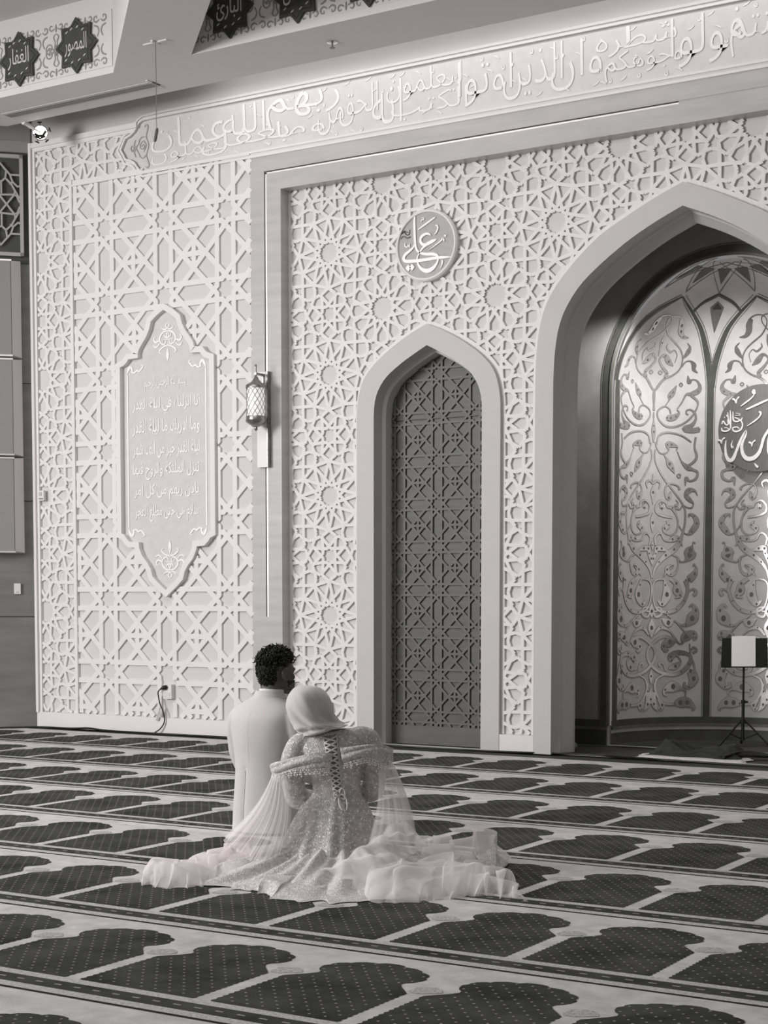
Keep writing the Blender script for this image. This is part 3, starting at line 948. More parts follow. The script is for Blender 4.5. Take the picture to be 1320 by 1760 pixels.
# dark arch border painted and raised round the opening
def ring(r0, r1, k, d, d1=13.0, low=.17):
    pa = [(CX-r0, low)]+[(CX-r0*cos(pi*i/48), NZ+.02+r0*sin(pi*i/48)) for i in range(49)]+[(CX+r0, low)]
    pb = [(CX-r1, low)]+[(CX-r1*cos(pi*i/48), NZ+.02+r1*sin(pi*i/48)) for i in range(49)]+[(CX+r1, low)]
    n = len(pa)
    mb.mi(k).add([WP(u, v, d) for u, v in pa]+[WP(u, v, d) for u, v in pb], [(i, i+1, n+i+1, n+i) for i in range(n-1)])
    for l in (pa, pb): mb.add([WP(u, v, d) for u, v in l]+[WP(u, v, d1) for u, v in l], [(i, i+1, n+i+1, n+i) for i in range(n-1)])
ring(1.10, 1.035, 1, 12.992)
ring(1.035, 1.012, 2, 12.98)
ring(1.118, 1.108, 2, 12.994)
for sg in (-1, 1):
    a, b = sorted((CX+sg*1.035, CX+sg*1.72))
    mb.mi(1).box(a, b, 12.985, 13.0, .16, .225)
    mb.mi(2).box(a, b, 12.975, 13.0, .137, .16)
    mb.mi(3).box(a, b, 12.978, 13.0, 0, .137)
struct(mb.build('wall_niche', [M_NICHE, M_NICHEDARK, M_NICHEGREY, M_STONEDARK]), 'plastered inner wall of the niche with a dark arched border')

AXIS = radians(148.5)
def AP(az, v, h):
    """surface of the apse: cylinder below the spring line, half dome above; h towards its centre"""
    if v <= NZ:
        return (CX+(NR-h)*cos(az), NY+(NR-h)*sin(az), v)
    el = (v-NZ)/NR
    r = (NR-h)*cos(el)
    return (CX+r*cos(az), NY+r*sin(az), NZ+(NR-h)*sin(el))
mb = MB()
nv = 40
vs = [0, .1, .2]+[.2+i*(NZ-.2)/14 for i in range(1, 15)]+[NZ+NR*(pi/2)*i/14 for i in range(1, 15)]
na = 72
for j, v in enumerate(vs[:-1]):
    for i in range(na):
        a0, a1 = pi*i/na, pi*(i+1)/na
        k = 1 if v < .1 else 0
        mb.mi(k).add([AP(a0, v, 0), AP(a1, v, 0), AP(a1, vs[j+1], 0), AP(a0, vs[j+1], 0)], [(0, 1, 2, 3)])
ap = mb.build('wall_apse', [M_NICHEPANEL, M_BASEDARK], smooth=60, weld=True)
struct(ap, 'curved back wall and half dome of the prayer niche')
def arcband(mb, a0, a1, v0, v1, h, n=60):
    A = [a0+(a1-a0)*i/n for i in range(n+1)]
    o = [AP(a, v0, 0) for a in A]+[AP(a, v0, h) for a in A]+[AP(a, v1, h) for a in A]+[AP(a, v1, 0) for a in A]
    m = n+1
    mb.add(o, [(k*m+i, k*m+i+1, (k+1)*m+i+1, (k+1)*m+i) for k in range(3) for i in range(n)])
mb = MB()
mb.mi(0); arcband(mb, 0, pi, .137, .155, .016)
mb.mi(1); arcband(mb, 0, pi, .155, .215, .004)
DV = [radians(x) for x in (117.9, 56.7, 175.6, 0.5)]
def apst(mb, pts, h, w, sub=5):
    """a strap on the apse: pts (az in degrees, v), constant width w"""
    P = lambda u, v, d: AP(u/NR, v, d)
    mb.ribbon([(radians(a)*NR, v, w if not isinstance(w, (list, tuple)) else w[i]) for i, (a, v) in enumerate(pts)], P, h, 0, sub=sub)
# uprights between the panels
for a in (117.9, 56.4, 176.8):
    mb.mi(1); apst(mb, [(a, .2), (a, 1.2), (a, 2.2), (a, 3.05), (a, 3.2)], .005, .062)
    for s_ in (-2.35, 2.35):
        mb.mi(0); apst(mb, [(a+s_, .215), (a+s_, 1.2), (a+s_, 2.2), (a+s_, 3.05), (a+s_, 3.2)], .006, .006)
def gothic(c):
    """pointed head of the panel centred at azimuth c"""
    right = [(30.3,3.19),(29.1,3.361),(26.5,3.544),(22.7,3.704),(17.5,3.818),(10.2,3.925),(0,4.035)]
    for sg in (1, -1):
        mb.mi(1); apst(mb, [(c+sg*(a+.3), v) for a, v in right], .005, [.060,.060,.054,.046,.036,.026,.014])
        mb.mi(0); apst(mb, [(c+sg*(a-1.9*(1 if a > 3 else 0)), v-.008) for a, v in right], .006, .006)
        mb.mi(0); apst(mb, [(c+sg*(a+2.2), v+.02) for a, v in right[1:]], .006, .006)
def small(c):
    h = [(16.2,3.890),(11.0,3.989),(0,4.082)]
    for sg in (1, -1):
        mb.mi(1); apst(mb, [(c+sg*a, v) for a, v in h], .005, .028)
        mb.mi(0); apst(mb, [(c+sg*a, v-.024) for a, v in h], .006, .006)
    P = lambda u, v, d: AP(radians(u), v, d)
    mb.mi(0).prism([(c, 4.0), (c-4.9, 3.93), (c, 3.675), (c+4.9, 3.93)], P, .004, 0)
    mb.mi(2).prism([(c, 3.978), (c-3.2, 3.926), (c, 3.74), (c+3.2, 3.926)], P, .006, 0)
def crown(c):
    """rib fan from a point of the dome at azimuth c"""
    for sg in (1, -1):
        mb.mi(0); apst(mb, [(c, 4.09), (c+sg*6, 4.235), (c+sg*16, 4.38), (c+sg*33, 4.50), (c+sg*60, 4.58)], .005, .012)
    P = lambda u, v, d: AP(radians(u), v, d)
    mb.mi(1).prism([(c, 4.20), (c-13, 4.44), (c+13, 4.44)], P, .003, 0)
    mb.mi(3).prism([(c, 4.31), (c-5, 4.41), (c, 4.43), (c+5, 4.41)], P, .005, 0)
for c in (148.5, 87.0, 25.5): gothic(c); crown(c)
for c in (117.5, 56.3): small(c); crown(c)
for c in (179, ): crown(c-2)
M_CROWN = mat('dome_light_inlay', 226, .4)
o = mb.build('niche_ribs', [M_NICHEGREY, M_NICHEDARK, M_STONEDARK, M_CROWN], smooth=30)
tag(o, 'painted dark ribs dividing the curved niche into pointed panels', 'niche ornament')

VINE = [([(0.006,2.971,0.0107),(-0.006,3.115,0.0152),(0.029,3.17,0.0196),(0.096,3.249,0.018),(0.18,3.286,0.0121),(0.243,3.338,0.0106),(0.264,3.407,0.0106),(0.253,3.475,0.0092),(0.209,3.536,0.0093),(0.138,3.588,0.0109),(0.059,3.639,0.0109),(0.004,3.7,0.0095),(-0.027,3.756,0.008),(-0.018,3.808,0.0082),(0.039,3.833,0.0083),(0.114,3.825,0.0101),(0.178,3.785,0.0133)],0),
([(0.138,3.8,0.0216),(0.174,3.743,0.0489),(0.185,3.686,0.044),(0.224,3.639,0.0237),(0.288,3.629,0.0047)],0),
([(0.003,3.448,0.003),(-0.005,3.501,0.0106),(-0.016,3.571,0.0244),(-0.019,3.642,0.0023)],1),
([(0.103,3.264,0.0255),(0.121,3.303,0.0225),(0.061,3.36,0.0195),(0.022,3.411,0.018),(0.041,3.45,0.0151),(0.078,3.456,0.0227),(0.122,3.409,0.0377),(0.178,3.37,0.0045)],0),
([(0.076,3.565,0.0023),(0.073,3.529,0.0122),(0.126,3.492,0.0152),(0.164,3.511,0.0061),(0.201,3.466,0.0038),(0.187,3.397,0.0023)],0),
([(0.049,3.322,0.0075),(0.07,3.308,0.0075),(0.054,3.29,0.0075),(0.031,3.306,0.0075),(0.049,3.322,0.0075)],0),
([(0.259,3.437,0.0061),(0.289,3.469,0.023),(0.313,3.508,0.0324),(0.319,3.547,0.0171),(0.285,3.581,0.0023)],0),
([(0.265,3.365,0.0091),(0.294,3.408,0.0091),(0.343,3.418,0.0122),(0.38,3.383,0.0319),(0.384,3.345,0.0212),(0.422,3.315,0.003)],0),
([(0.331,3.291,0.0045),(0.347,3.234,0.0288),(0.374,3.254,0.0121),(0.418,3.247,0.0121),(0.448,3.197,0.0213),(0.43,3.152,0.0351),(0.371,3.128,0.026),(0.323,3.12,0.0153),(0.284,3.05,0.0092),(0.239,2.991,0.0061)],0),
([(0.371,3.113,0.0184),(0.427,3.067,0.0169),(0.428,3.014,0.0107),(0.374,2.921,0.0123),(0.294,2.859,0.0138),(0.195,2.829,0.0138),(0.108,2.846,0.0122),(0.044,2.912,0.0122),(0.048,2.973,0.0107),(0.115,3.01,0.0092),(0.163,2.989,0.0092),(0.176,2.947,0.0153)],0),
([(0.138,2.912,0.0306),(0.177,2.909,0.0398),(0.227,2.926,0.0337),(0.26,2.961,0.0138),(0.235,2.984,0.0046)],0),
([(0.115,3.01,0.0061),(0.157,3.065,0.0061),(0.166,3.1,0.0336),(0.195,3.139,0.035),(0.23,3.201,0.0023)],0),
([(0.27,3.225,0.0068),(0.286,3.209,0.0068),(0.272,3.193,0.0068),(0.256,3.208,0.0068),(0.27,3.225,0.0068)],0),
([(0.346,2.944,0.0092),(0.326,2.955,0.0107),(0.333,2.982,0.0107),(0.373,2.986,0.0123),(0.409,2.952,0.0153),(0.414,2.899,0.0184),(0.375,2.845,0.0276),(0.311,2.817,0.0353),(0.376,2.802,0.0307),(0.45,2.813,0.0338)],0),
([(0.003,2.959,0.0023),(0.007,2.917,0.0168),(-0,2.887,0.0061),(-0.002,2.833,0.0244),(0.004,2.78,0.0335),(0,2.688,0.0076)],1),
([(0.038,2.675,0.0122),(0.055,2.744,0.0122),(0.118,2.777,0.0122),(0.204,2.776,0.0123),(0.296,2.751,0.0123),(0.377,2.699,0.0108)],0),
([(0.023,2.69,0.0104),(0.033,2.645,0.0089),(0.069,2.598,0.0075),(0.122,2.592,0.0075),(0.16,2.623,0.009),(0.146,2.672,0.0299),(0.188,2.673,0.0344),(0.246,2.652,0.012),(0.234,2.622,0.006)],0),
([(0.113,2.585,0.006),(0.144,2.541,0.0194),(0.17,2.5,0.0434),(0.199,2.46,0.03),(0.223,2.415,0.0022)],0),
([(0.024,2.623,0.0119),(0.016,2.555,0.0119),(0.044,2.474,0.0119),(0.107,2.379,0.012),(0.177,2.298,0.012),(0.243,2.224,0.012),(0.293,2.157,0.012),(0.325,2.097,0.0136),(0.33,2.022,0.0136),(0.323,1.947,0.0151),(0.304,1.871,0.0196),(0.281,1.803,0.0272),(0.226,1.735,0.0377),(0.143,1.681,0.0362),(0.074,1.62,0.0256),(0.021,1.545,0.0181),(0.006,1.477,0.0105)],0),
([(0.246,2.614,0.0045),(0.288,2.525,0.012),(0.344,2.473,0.033),(0.399,2.451,0.0195),(0.437,2.429,0.0195),(0.426,2.376,0.0195),(0.369,2.35,0.0135),(0.333,2.376,0.0225),(0.326,2.308,0.0045)],0),
([(0.418,2.744,0.015),(0.407,2.654,0.0135),(0.429,2.572,0.0195),(0.398,2.519,0.0195),(0.344,2.485,0.015)],0),
([(0.264,2.414,0.0075),(0.282,2.398,0.0075),(0.264,2.379,0.0075),(0.246,2.397,0.0075),(0.264,2.414,0.0075)],0),
([(0.271,2.27,0.0195),(0.259,2.3,0.0105),(0.209,2.321,0.0105),(0.151,2.313,0.012),(0.128,2.252,0.015),(0.165,2.197,0.0345),(0.187,2.253,0.0105)],0),
([(0.44,2.219,0.0045),(0.416,2.264,0.015),(0.362,2.267,0.0331),(0.335,2.225,0.0301),(0.367,2.184,0.0256),(0.403,2.151,0.0105),(0.388,2.111,0.009),(0.333,2.12,0.006),(0.297,2.15,0.0045)],0),
([(0.236,2.179,0.003),(0.261,2.149,0.0105),(0.237,2.12,0.0256),(0.274,2.095,0.0075),(0.299,2.127,0.006)],0),
([(-0,2.301,0.003),(0.004,2.242,0.0388),(0.001,2.174,0.0164),(-0.001,2.133,0.0022)],1),
([(-0.002,2.406,0.0022),(-0.001,2.368,0.0194),(0.001,2.324,0.0075)],1),
([(0.003,2.316,0.0104),(0.037,2.347,0.0164),(0.078,2.326,0.015),(0.063,2.277,0.003)],0),
([(0.205,2.021,0.0165),(0.112,2.034,0.018),(0.043,2.063,0.018),(0.036,2.123,0.0165),(0.084,2.17,0.0165),(0.141,2.151,0.0165),(0.154,2.114,0.012),(0.204,2.107,0.0225),(0.246,2.036,0.0135),(0.261,1.976,0.0136),(0.248,1.901,0.0121),(0.195,1.864,0.009),(0.136,1.881,0.009),(0.127,1.922,0.0346),(0.169,1.953,0.0256),(0.143,1.99,0.003)],0),
([(0.095,2.143,0.0255),(0.096,2.105,0.0255)],0),
([(-0.003,2.062,0.003),(-0.001,1.972,0.0389),(-0,1.886,0.0075)],1),
([(0.036,1.77,0.0135),(0.024,1.83,0.0135),(0.053,1.872,0.0135),(0.093,1.873,0.012),(0.124,1.82,0.0105),(0.183,1.81,0.0151),(0.208,1.825,0.0347),(0.265,1.833,0.0302),(0.307,1.765,0.003)],0),
([(0.004,1.59,0.003),(0.011,1.65,0.03),(0.037,1.695,0.0225),(0.046,1.74,0.0346),(0.099,1.741,0.0331),(0.172,1.715,0.0023)],0),
([(0.001,1.807,0.003),(0.001,1.77,0.0225),(0.002,1.725,0.0045)],1),
([(0.427,1.792,0.0091),(0.407,1.8,0.0091),(0.4,1.766,0.0121),(0.381,1.728,0.068),(0.374,1.686,0.0832),(0.339,1.633,0.0182),(0.292,1.626,0.0121),(0.259,1.667,0.0106),(0.21,1.686,0.0091)],0),
([(0.259,1.656,0.0121),(0.27,1.599,0.0136),(0.245,1.527,0.0166),(0.196,1.508,0.0227),(0.157,1.553,0.0317),(0.182,1.587,0.0166),(0.226,1.59,0.003),(0.162,1.538,0.0151),(0.124,1.493,0.0045)],0),
([(0.41,1.584,0.0091),(0.418,1.603,0.0106),(0.437,1.569,0.0151),(0.423,1.516,0.0424),(0.373,1.463,0.05)],0),
([(0.365,2.026,0.009),(0.365,2.052,0.0106),(0.412,2.034,0.0256),(0.437,1.97,0.0377),(0.39,1.898,0.0347),(0.352,1.871,0.0106),(0.304,1.901,0.0091),(0.255,1.976,0.0075)],0),
([(0.342,1.457,0.0316),(0.361,1.37,0.0201),(0.329,1.27,0.023),(0.254,1.191,0.023),(0.16,1.169,0.023),(0.061,1.191,0.02),(0.017,1.27,0.0114),(0.007,1.398,0.0114),(0.04,1.456,0.0114),(0.124,1.463,0.0114),(0.141,1.413,0.0286),(0.158,1.327,0.0659),(0.11,1.241,0.0344),(0.068,1.273,0.0143)],0),
([(0.188,1.471,0.0201),(0.251,1.428,0.0373),(0.26,1.363,0.0603),(0.291,1.32,0.0287),(0.24,1.296,0.0072)],0),
([(0.358,1.349,0.0115),(0.409,1.378,0.0144),(0.439,1.353,0.0201),(0.417,1.32,0.0201)],0),
([(-0,1.256,0.0057),(0.001,1.177,0.0457),(-0.002,1.12,0.0057)],1),
([(0.027,1.213,0.0143),(0.094,1.205,0.0172),(0.103,1.148,0.0201),(0.045,1.127,0.02),(0.027,1.17,0.0143),(0.061,1.177,0.0143)],0),
([(0.382,1.212,0.0144),(0.404,1.238,0.0173),(0.437,1.183,0.0432),(0.405,1.111,0.0807),(0.347,1.054,0.0231),(0.286,1.061,0.0115),(0.16,1.148,0.0115)],0),
([(0.112,1.109,0.0115),(0.177,1.072,0.0604),(0.23,1.105,0.0086)],0),
([(0.248,1.09,0.0115),(0.333,0.996,0.0115),(0.371,0.938,0.0289)],0),
([(0.311,0.903,0.0231),(0.348,0.946,0.0635),(0.422,0.974,0.0375),(0.44,0.935,0.0231),(0.415,0.921,0.0144)],0),
([(-0.002,1.113,0.0057),(-0,1.027,0.0601),(0.004,0.938,0.0115)],1),
([(0.03,0.962,0.0143),(0.097,1.029,0.023),(0.194,0.997,0.0144),(0.258,0.91,0.0115),(0.304,0.881,0.0115),(0.349,0.924,0.0115)],0),
([(0.25,0.922,0.0202),(0.131,0.947,0.0201),(0.031,0.898,0.0201),(-0.039,0.827,0.0201),(-0.028,0.727,0.0201),(0.069,0.639,0.0202),(0.2,0.6,0.0217),(0.307,0.621,0.026),(0.381,0.693,0.0289),(0.392,0.772,0.0202),(0.29,0.802,0.0318),(0.205,0.766,0.0433),(0.214,0.73,0.0289)],0),
([(0.265,0.922,0.0115),(0.196,0.899,0.0663),(0.132,0.861,0.0374),(0.152,0.817,0.0202),(0.181,0.831,0.0115)],0),
([(0.26,0.78,0.0115),(0.303,0.722,0.0145),(0.253,0.676,0.0433),(0.199,0.665,0.0202),(0.186,0.651,0.0058)],0),
([(0.386,0.881,0.0087),(0.395,0.78,0.0116),(0.428,0.693,0.0145),(0.434,0.635,0.0174)],0),
([(0.412,0.794,0.0145),(0.45,0.82,0.0173),(0.423,0.849,0.0173),(0.402,0.82,0.0144)],0),
([(0.397,0.635,0.0521),(0.427,0.562,0.0666),(0.384,0.487,0.0261),(0.339,0.498,0.0203),(0.348,0.531,0.0174)],0),
([(0.102,0.674,0.0144),(0.085,0.703,0.0173),(0.126,0.707,0.0173),(0.154,0.637,0.0115)],0),
([(-0.001,0.651,0.0057),(0,0.59,0.0316),(0.001,0.525,0.0086)],1),
([(0.037,0.438,0.0144),(0.056,0.552,0.0173),(0.119,0.594,0.0115),(0.168,0.601,0.0115)],0),
([(-0.002,0.482,0.0086),(-0,0.381,0.0317),(0,0.338,0.0058)],1),
([(0.034,0.452,0.0259),(0.035,0.337,0.0375),(0.082,0.275,0.0087)],0),
([(0.081,0.379,0.0173),(0.123,0.327,0.0376),(0.107,0.292,0.0231),(0.082,0.307,0.0116)],0),
([(0.036,0.524,0.0173),(0.063,0.423,0.0188),(0.139,0.341,0.0188),(0.258,0.332,0.0174)],0),
([(0.25,0.339,0.029),(0.304,0.346,0.0667),(0.371,0.345,0.0638),(0.44,0.294,0.0174),(0.413,0.275,0.0087)],0),
([(0.17,0.413,0.0174),(0.141,0.424,0.0173),(0.153,0.464,0.0318),(0.232,0.492,0.0752),(0.309,0.473,0.0203),(0.352,0.447,0.013),(0.341,0.374,0.0116),(0.288,0.353,0.0116)],0)]
def vine_panel(c, name, label, skip=None):
    t = empty(name, AP(c, 0.215, 0), 0, label, 'niche ornament', None)
    off = Vector(t.location)
    P = lambda s, v, h: Vector(AP(c-s/NR, v, h))-off
    leaf, line = MB(), MB()
    for pts, ax in VINE:
        for sg in ((1,) if ax else (1, -1)):
            q = [(sg*s, v, w*(1.35 if w > .020 else 1.05)) for s, v, w in pts]
            if skip and all(skip(s, v) for s, v, w in q): continue
            if ax: q = [(0, v, w) for s, v, w in q]
            leaf.ribbon(q, P, .0065, 0, sub=4)
            line.ribbon([(s, v, w+.0048) for s, v, w in q], P, .0035, 0, sub=4)
            for s, v, w in q:
                if w > .030:
                    r = w*.26
                    line.prism([(s+r*.8*cos(2*pi*k/10), v+r*sin(2*pi*k/10)) for k in range(10)], P, .0075, .004)
    line.build('outline', M_LEAFLINE, t)
    leaf.build('vine', M_LEAF, t)
    return t
vine_panel(AXIS, 'arabesque_relief', 'silver vine relief on the left curved panel of the niche')
vine_panel(radians(87.0), 'arabesque_relief', 'silver vine relief behind the round dark roundel in the niche', lambda s, v: 2.42 < v < 3.2 and abs(s) < .36)

# the dark roundel
RX, RZ, RR = -4.652, 2.805, .385
t = empty('calligraphy_roundel', (RX, 14.0, RZ), 0, 'large dark round roundel with white Arabic letters in the niche', 'roundel')
def RP(u, v, d): return (u, d, v)
M_RND = mat('brushed_dark_disc', 112, .42, noise=8, nscale=4, stretch=(14, 1, 1))
mb = MB(); mb.prism(circ(0, 0, RR, 72), RP, -.012, .012, back=True); mb.build('disc', M_RND, t)
mb = MB(); mb.box(-.05, .05, .012, .075, -.05, .05); mb.build('fixing', M_BLACK, t)
kk = .78/1440.0
def rs(pts): return [((x-925)*kk*1.07-.012, (885-y)*kk, w*kk*1.05) for x, y, w in pts]
mb = MB()
BIG = [[(412,1060,8),(402,1160,26),(412,1290,40),(445,1370,54),(490,1395,58),(535,1360,58),(580,1250,44),(630,1110,44),(690,990,40),(730,925,22),(720,1000,40),(680,1090,44),(665,1190,46),(690,1310,54),(760,1380,66),(860,1370,66),(940,1290,56),(980,1180,44),(1010,1060,44),(1070,950,36),(1095,900,20)],
       [(1100,1000,30),(1085,1150,44),(1100,1300,52),(1180,1390,60),(1280,1330,50),(1330,1180,44),(1380,950,40),(1400,640,36),(1395,450,16)],
       [(1500,1400,44),(1490,1100,40),(1480,800,38),(1490,520,20)],
       [(640,515,12),(720,460,24),(800,400,22),(850,340,16),(830,300,34),(850,265,26),(865,330,16)],[(725,575,20),(850,525,30),(1000,465,30),(1100,425,16)],
       [(745,845,8),(850,780,22),(930,715,22),(960,650,26),(930,620,24)],[(505,385,30),(545,410,26),(565,465,8),(575,400,18),(610,360,22)],
       [(285,1045,26),(325,1065,24),(340,1115,8),(350,1050,18),(390,1015,22)],[(775,1110,30),(815,1130,26),(828,1190,8),(840,1120,20),(880,1085,22)],
       [(520,1060,5),(498,1140,20),(515,1190,24),(530,1160,10)],[(870,1460,10),(900,1500,30),(930,1530,30)]]
for s_ in BIG: mb.ribbon(rs(s_), RP, -.022, -.012)
JAL = [[(470,570,8),(478,700,22),(480,850,20)],[(515,590,8),(520,720,22),(560,760,20),(640,745,20),(665,700,12)],[(430,600,8),(445,720,20),(470,800,18)],[(540,690,10),(600,720,18),(650,760,16),(670,830,20),(640,900,26),(570,925,26),(520,900,22),(520,860,18),(580,850,18),(620,880,14)],
       [(340,790,16),(360,740,18),(400,800,18),(440,800,18),(430,720,12)],[(335,850,12),(345,895,24),(400,910,26),(460,890,20),(490,840,14)],[(380,850,14),(430,860,14),(470,900,8)],[(560,620,8),(630,640,12)],[(545,660,8),(640,660,12)],[(375,690,8),(385,670,12)],[(410,640,6),(420,660,14),(440,680,8)]]
for s_ in JAL: mb.ribbon(rs(s_), RP, -.020, -.012)
mb.build('lettering', M_LETTER, t)

# ================================================================== COFFER FRIEZES AND STAR PLAQUES
def scrolls(mb, x0, x1, z0, P, d0, d1, per=.335):
    sp = []
    for k in range(26):
        a = k*.42; r = .058*(1-k/27.0)
        sp.append((.075+r*cos(a+pi), .02+r*sin(a+pi), .012))
    st = [sp, [(.018,.02,.012),(.012,.07,.012),(.03,.11,.014),(.0,.135,.006)], [(.0,.0,.016),(.0,.04,.010)], [(.135,.03,.012),(.155,.07,.012),(.14,.11,.016),(.10,.125,.012)],
          [(.16,.17,.006),(.13,.15,.014),(.10,.165,.014),(.105,.195,.012),(.13,.20,.010),(.13,.18,.006)],[(.02,.18,.01),(.05,.165,.014),(.075,.185,.014),(.06,.21,.012),(.04,.20,.008)],[(.0,.15,.008),(.0,.19,.018),(.0,.215,.004)]]
    x = x0
    while x < x1-.05:
        for zz, fl_ in ((z0+.245, 1), (z0+.235, -1)):
            for s_ in st:
                for sg in (1, -1):
                    q = [(x+per/2+sg*u, zz+fl_*v, w) for u, v, w in s_]
                    if all(x0-.01 <= u <= x1+.01 for u, v, w in q): mb.ribbon(q, P, d0, d1, sub=2)
        x += per
M_SCROLL = mat('frieze_scroll', 150, .6)
fr = []
for nm, a, b, lab in (('ceiling_frieze', -11.4, -9.262, 'scroll frieze inside the left ceiling coffer'), ('ceiling_frieze', -8.40, -4.6, 'scroll frieze inside the right ceiling coffer')):
    t = empty(nm, (a, 10.69, 5.81), 0, lab, 'frieze')
    P = lambda u, v, d, a=a: (u-a, d-10.69, v-5.81)
    mb = MB(); mb.prism(rect(a, b, 5.815, 6.285), P, 10.686, 10.694); mb.build('ground', M_COFFER, t)
    mb = MB(); scrolls(mb, a, b, 5.81, P, 10.682, 10.686); mb.build('scroll_pattern', M_SCROLL, t)
M_STAR = mat('dark_star_plaque', 70, .5, noise=6, nscale=12)
M_STARL = mat('star_lettering', 214, .4)
def star8(r, q=.735):
    return [((r if k % 2 == 0 else r*q)*cos(pi/2+pi*k/8), (r if k % 2 == 0 else r*q)*sin(pi/2+pi*k/8)) for k in range(16)]
def star(x, text, label):
    t = empty('star_plaque', (x, 10.682, 6.045), 0, label, 'star plaque', 'dark star plaques inside the ceiling coffers')
    P = lambda u, v, d: (u, d, v)
    mb = MB(); mb.prism(star8(.236), P, -.022, 0); mb.build('plate', M_STAR, t)
    mb = MB()
    A, B_ = star8(.204), star8(.197)
    mb.add([P(u, v, -.0235) for u, v in A+B_], [(i, (i+1) % 16, 16+(i+1) % 16, 16+i) for i in range(16)])
    mb.build('edge_line', M_BLACK, t)
    mb = MB()
    write(mb, text, -.125, .125, -.085, .095, P, -.028, -.022)
    for (u, v) in ((-.10,.12),(-.05,.14),(.02,.15),(.08,.12),(-.11,-.11),(-.04,-.14),(.04,-.13),(.10,-.10)):
        mb.ribbon([(u-.012, v-.008, .004), (u, v, .010), (u+.016, v+.010, .003)], P, -.027, -.022, sub=2)
    mb.build('lettering', M_STARL, t)
star(-10.318, 'الغفار', 'dark eight-point star with pale lettering, leftmost in the left coffer')
star(-9.646, 'المصور', 'dark eight-point star with bright lettering beside the left coffer corner')
star(-8.000, 'البارئ', 'dark eight-point star cut by the ceiling beam in the right coffer')
star(-7.340, 'الخالق', 'dark eight-point star second from the beam in the right coffer')
star(-6.675, 'المتكبر', 'dark eight-point star whose lower tip just shows in the right coffer')

# ================================================================== LEFT WALL FITTINGS
def Dloc(s, v, d=0.0): return DP(s, v, d)
RZL = atan2(-s2, -s2)          # local x runs along the wall away from the corner
M_GLATT = mat('pale_metal_lattice', 176, .5)
t = empty('framed_screen', Dloc(.0, 4.64, 0), RZL, 'dark panel with pale geometric lattice frame high on the left wall', 'wall screen')
# local frame: x = s along the wall; y = out of the wall is -y or +y depending on the turn
def GP(u, v, d): return (u, d, v-4.64)
# after the turn the wall's outward normal is +y in the local frame
W_ = 1.02
mb = MB()
for a, b, c, d in ((.076, .110, 4.655, 5.635), (W_-.034, W_, 4.655, 5.635), (.076, W_, 4.655, 4.69), (.076, W_, 5.60, 5.635)):
    mb.box(a, b, .004, .035, c-4.64, d-4.64)
mb.build('frame', M_GLATT, t)
mb = MB()
cxl, czl = .30, 5.155
segs = []
def L2(*p):
    for a, b in zip(p, p[1:]): segs.append((a, b))
for sy in (1, -1):
    f = lambda s, v: (s, czl+sy*v)
    L2(f(.11,.285), f(.20,.285), f(.235,.325), f(.30,.40))
    L2(f(.20,.285), f(.175,.215), f(.125,.17), f(.11,.185))
    L2(f(.235,.325), f(.245,.25), f(.19,.20), f(.155,.135), f(.16,.095), f(.30,-.08))
    L2(f(.245,.25), f(.285,.215), f(.33,.23))
    L2(f(.175,.215), f(.205,.195))
    L2(f(.11,.02), f(.135,.08), f(.16,.095), f(.36,.085))
    L2(f(.155,.135), f(.11,.06))
    L2(f(.285,.215), f(.285,.10))
    L2(f(.33,.23), f(.345,.285), f(.30,.40))
    L2(f(.345,.285), f(.50,.285)); L2(f(.36,.085), f(.43,.16), f(.40,.24), f(.345,.285)); L2(f(.43,.16), f(.56,.03)); L2(f(.40,.24), f(.50,.40))
    L2(f(.56,.03), f(.70,.20), f(.62,.285), f(.50,.285)); L2(f(.70,.20), f(.86,.10), f(.985,.20)); L2(f(.62,.285), f(.72,.40), f(.985,.285)); L2(f(.86,.10), f(.86,-.05))
k_ = 0
for a, b in segs:
    k_ += 1
    mb.strap(a, b, .017, GP, .030-((k_*.618) % 1)*.003, .004)
mb.build('lattice', M_GLATT, t)

M_BOX = mat('acoustic_shell', 205, .55)
M_FAB = mat('acoustic_fabric', 150, .9, bump=.2, bscale=500)
def acoustic(z0, z1, label):
    t = empty('acoustic_panel', Dloc(.0, z0, 0), RZL, label, 'wall panel', 'stacked boxed panels on the left wall')
    h = z1-z0
    a, b, a2, b2 = .112, .72, .205, .63
    mb = MB()
    n0 = [(a,.002,0),(b,.002,0),(b,.002,h),(a,.002,h)]
    n1 = [(a,.045,.004),(b,.045,.004),(b,.045,h-.004),(a,.045,h-.004)]
    n2 = [(a2,.13,.018),(b2,.13,.018),(b2,.13,h-.018),(a2,.13,h-.018)]
    for p, q in ((n0, n1), (n1, n2)):
        mb.add(p+q, [(i, (i+1) % 4, 4+(i+1) % 4, 4+i) for i in range(4)])
    mb.build('shell', M_BOX, t)
    mb = MB()
    mb.box(a2+.004, b2-.004, .10, .127, .022, h-.022)
    mb.build('fabric_face', M_FAB, t)
    mb = MB()
    mb.box(a2-.005, b2, .126, .136, .004, .02); mb.box(a2-.005, b2, .126, .136, h-.02, h-.004)
    mb.build('edge_strip', M_INLAY, t)
acoustic(3.660, 4.605, 'pale boxed wall panel with grey face, topmost of three on the left wall')
acoustic(2.695, 3.650, 'pale boxed wall panel with grey face, middle of three on the left wall')
acoustic(1.740, 2.685, 'pale boxed wall panel with grey face, lowest of three on the left wall')

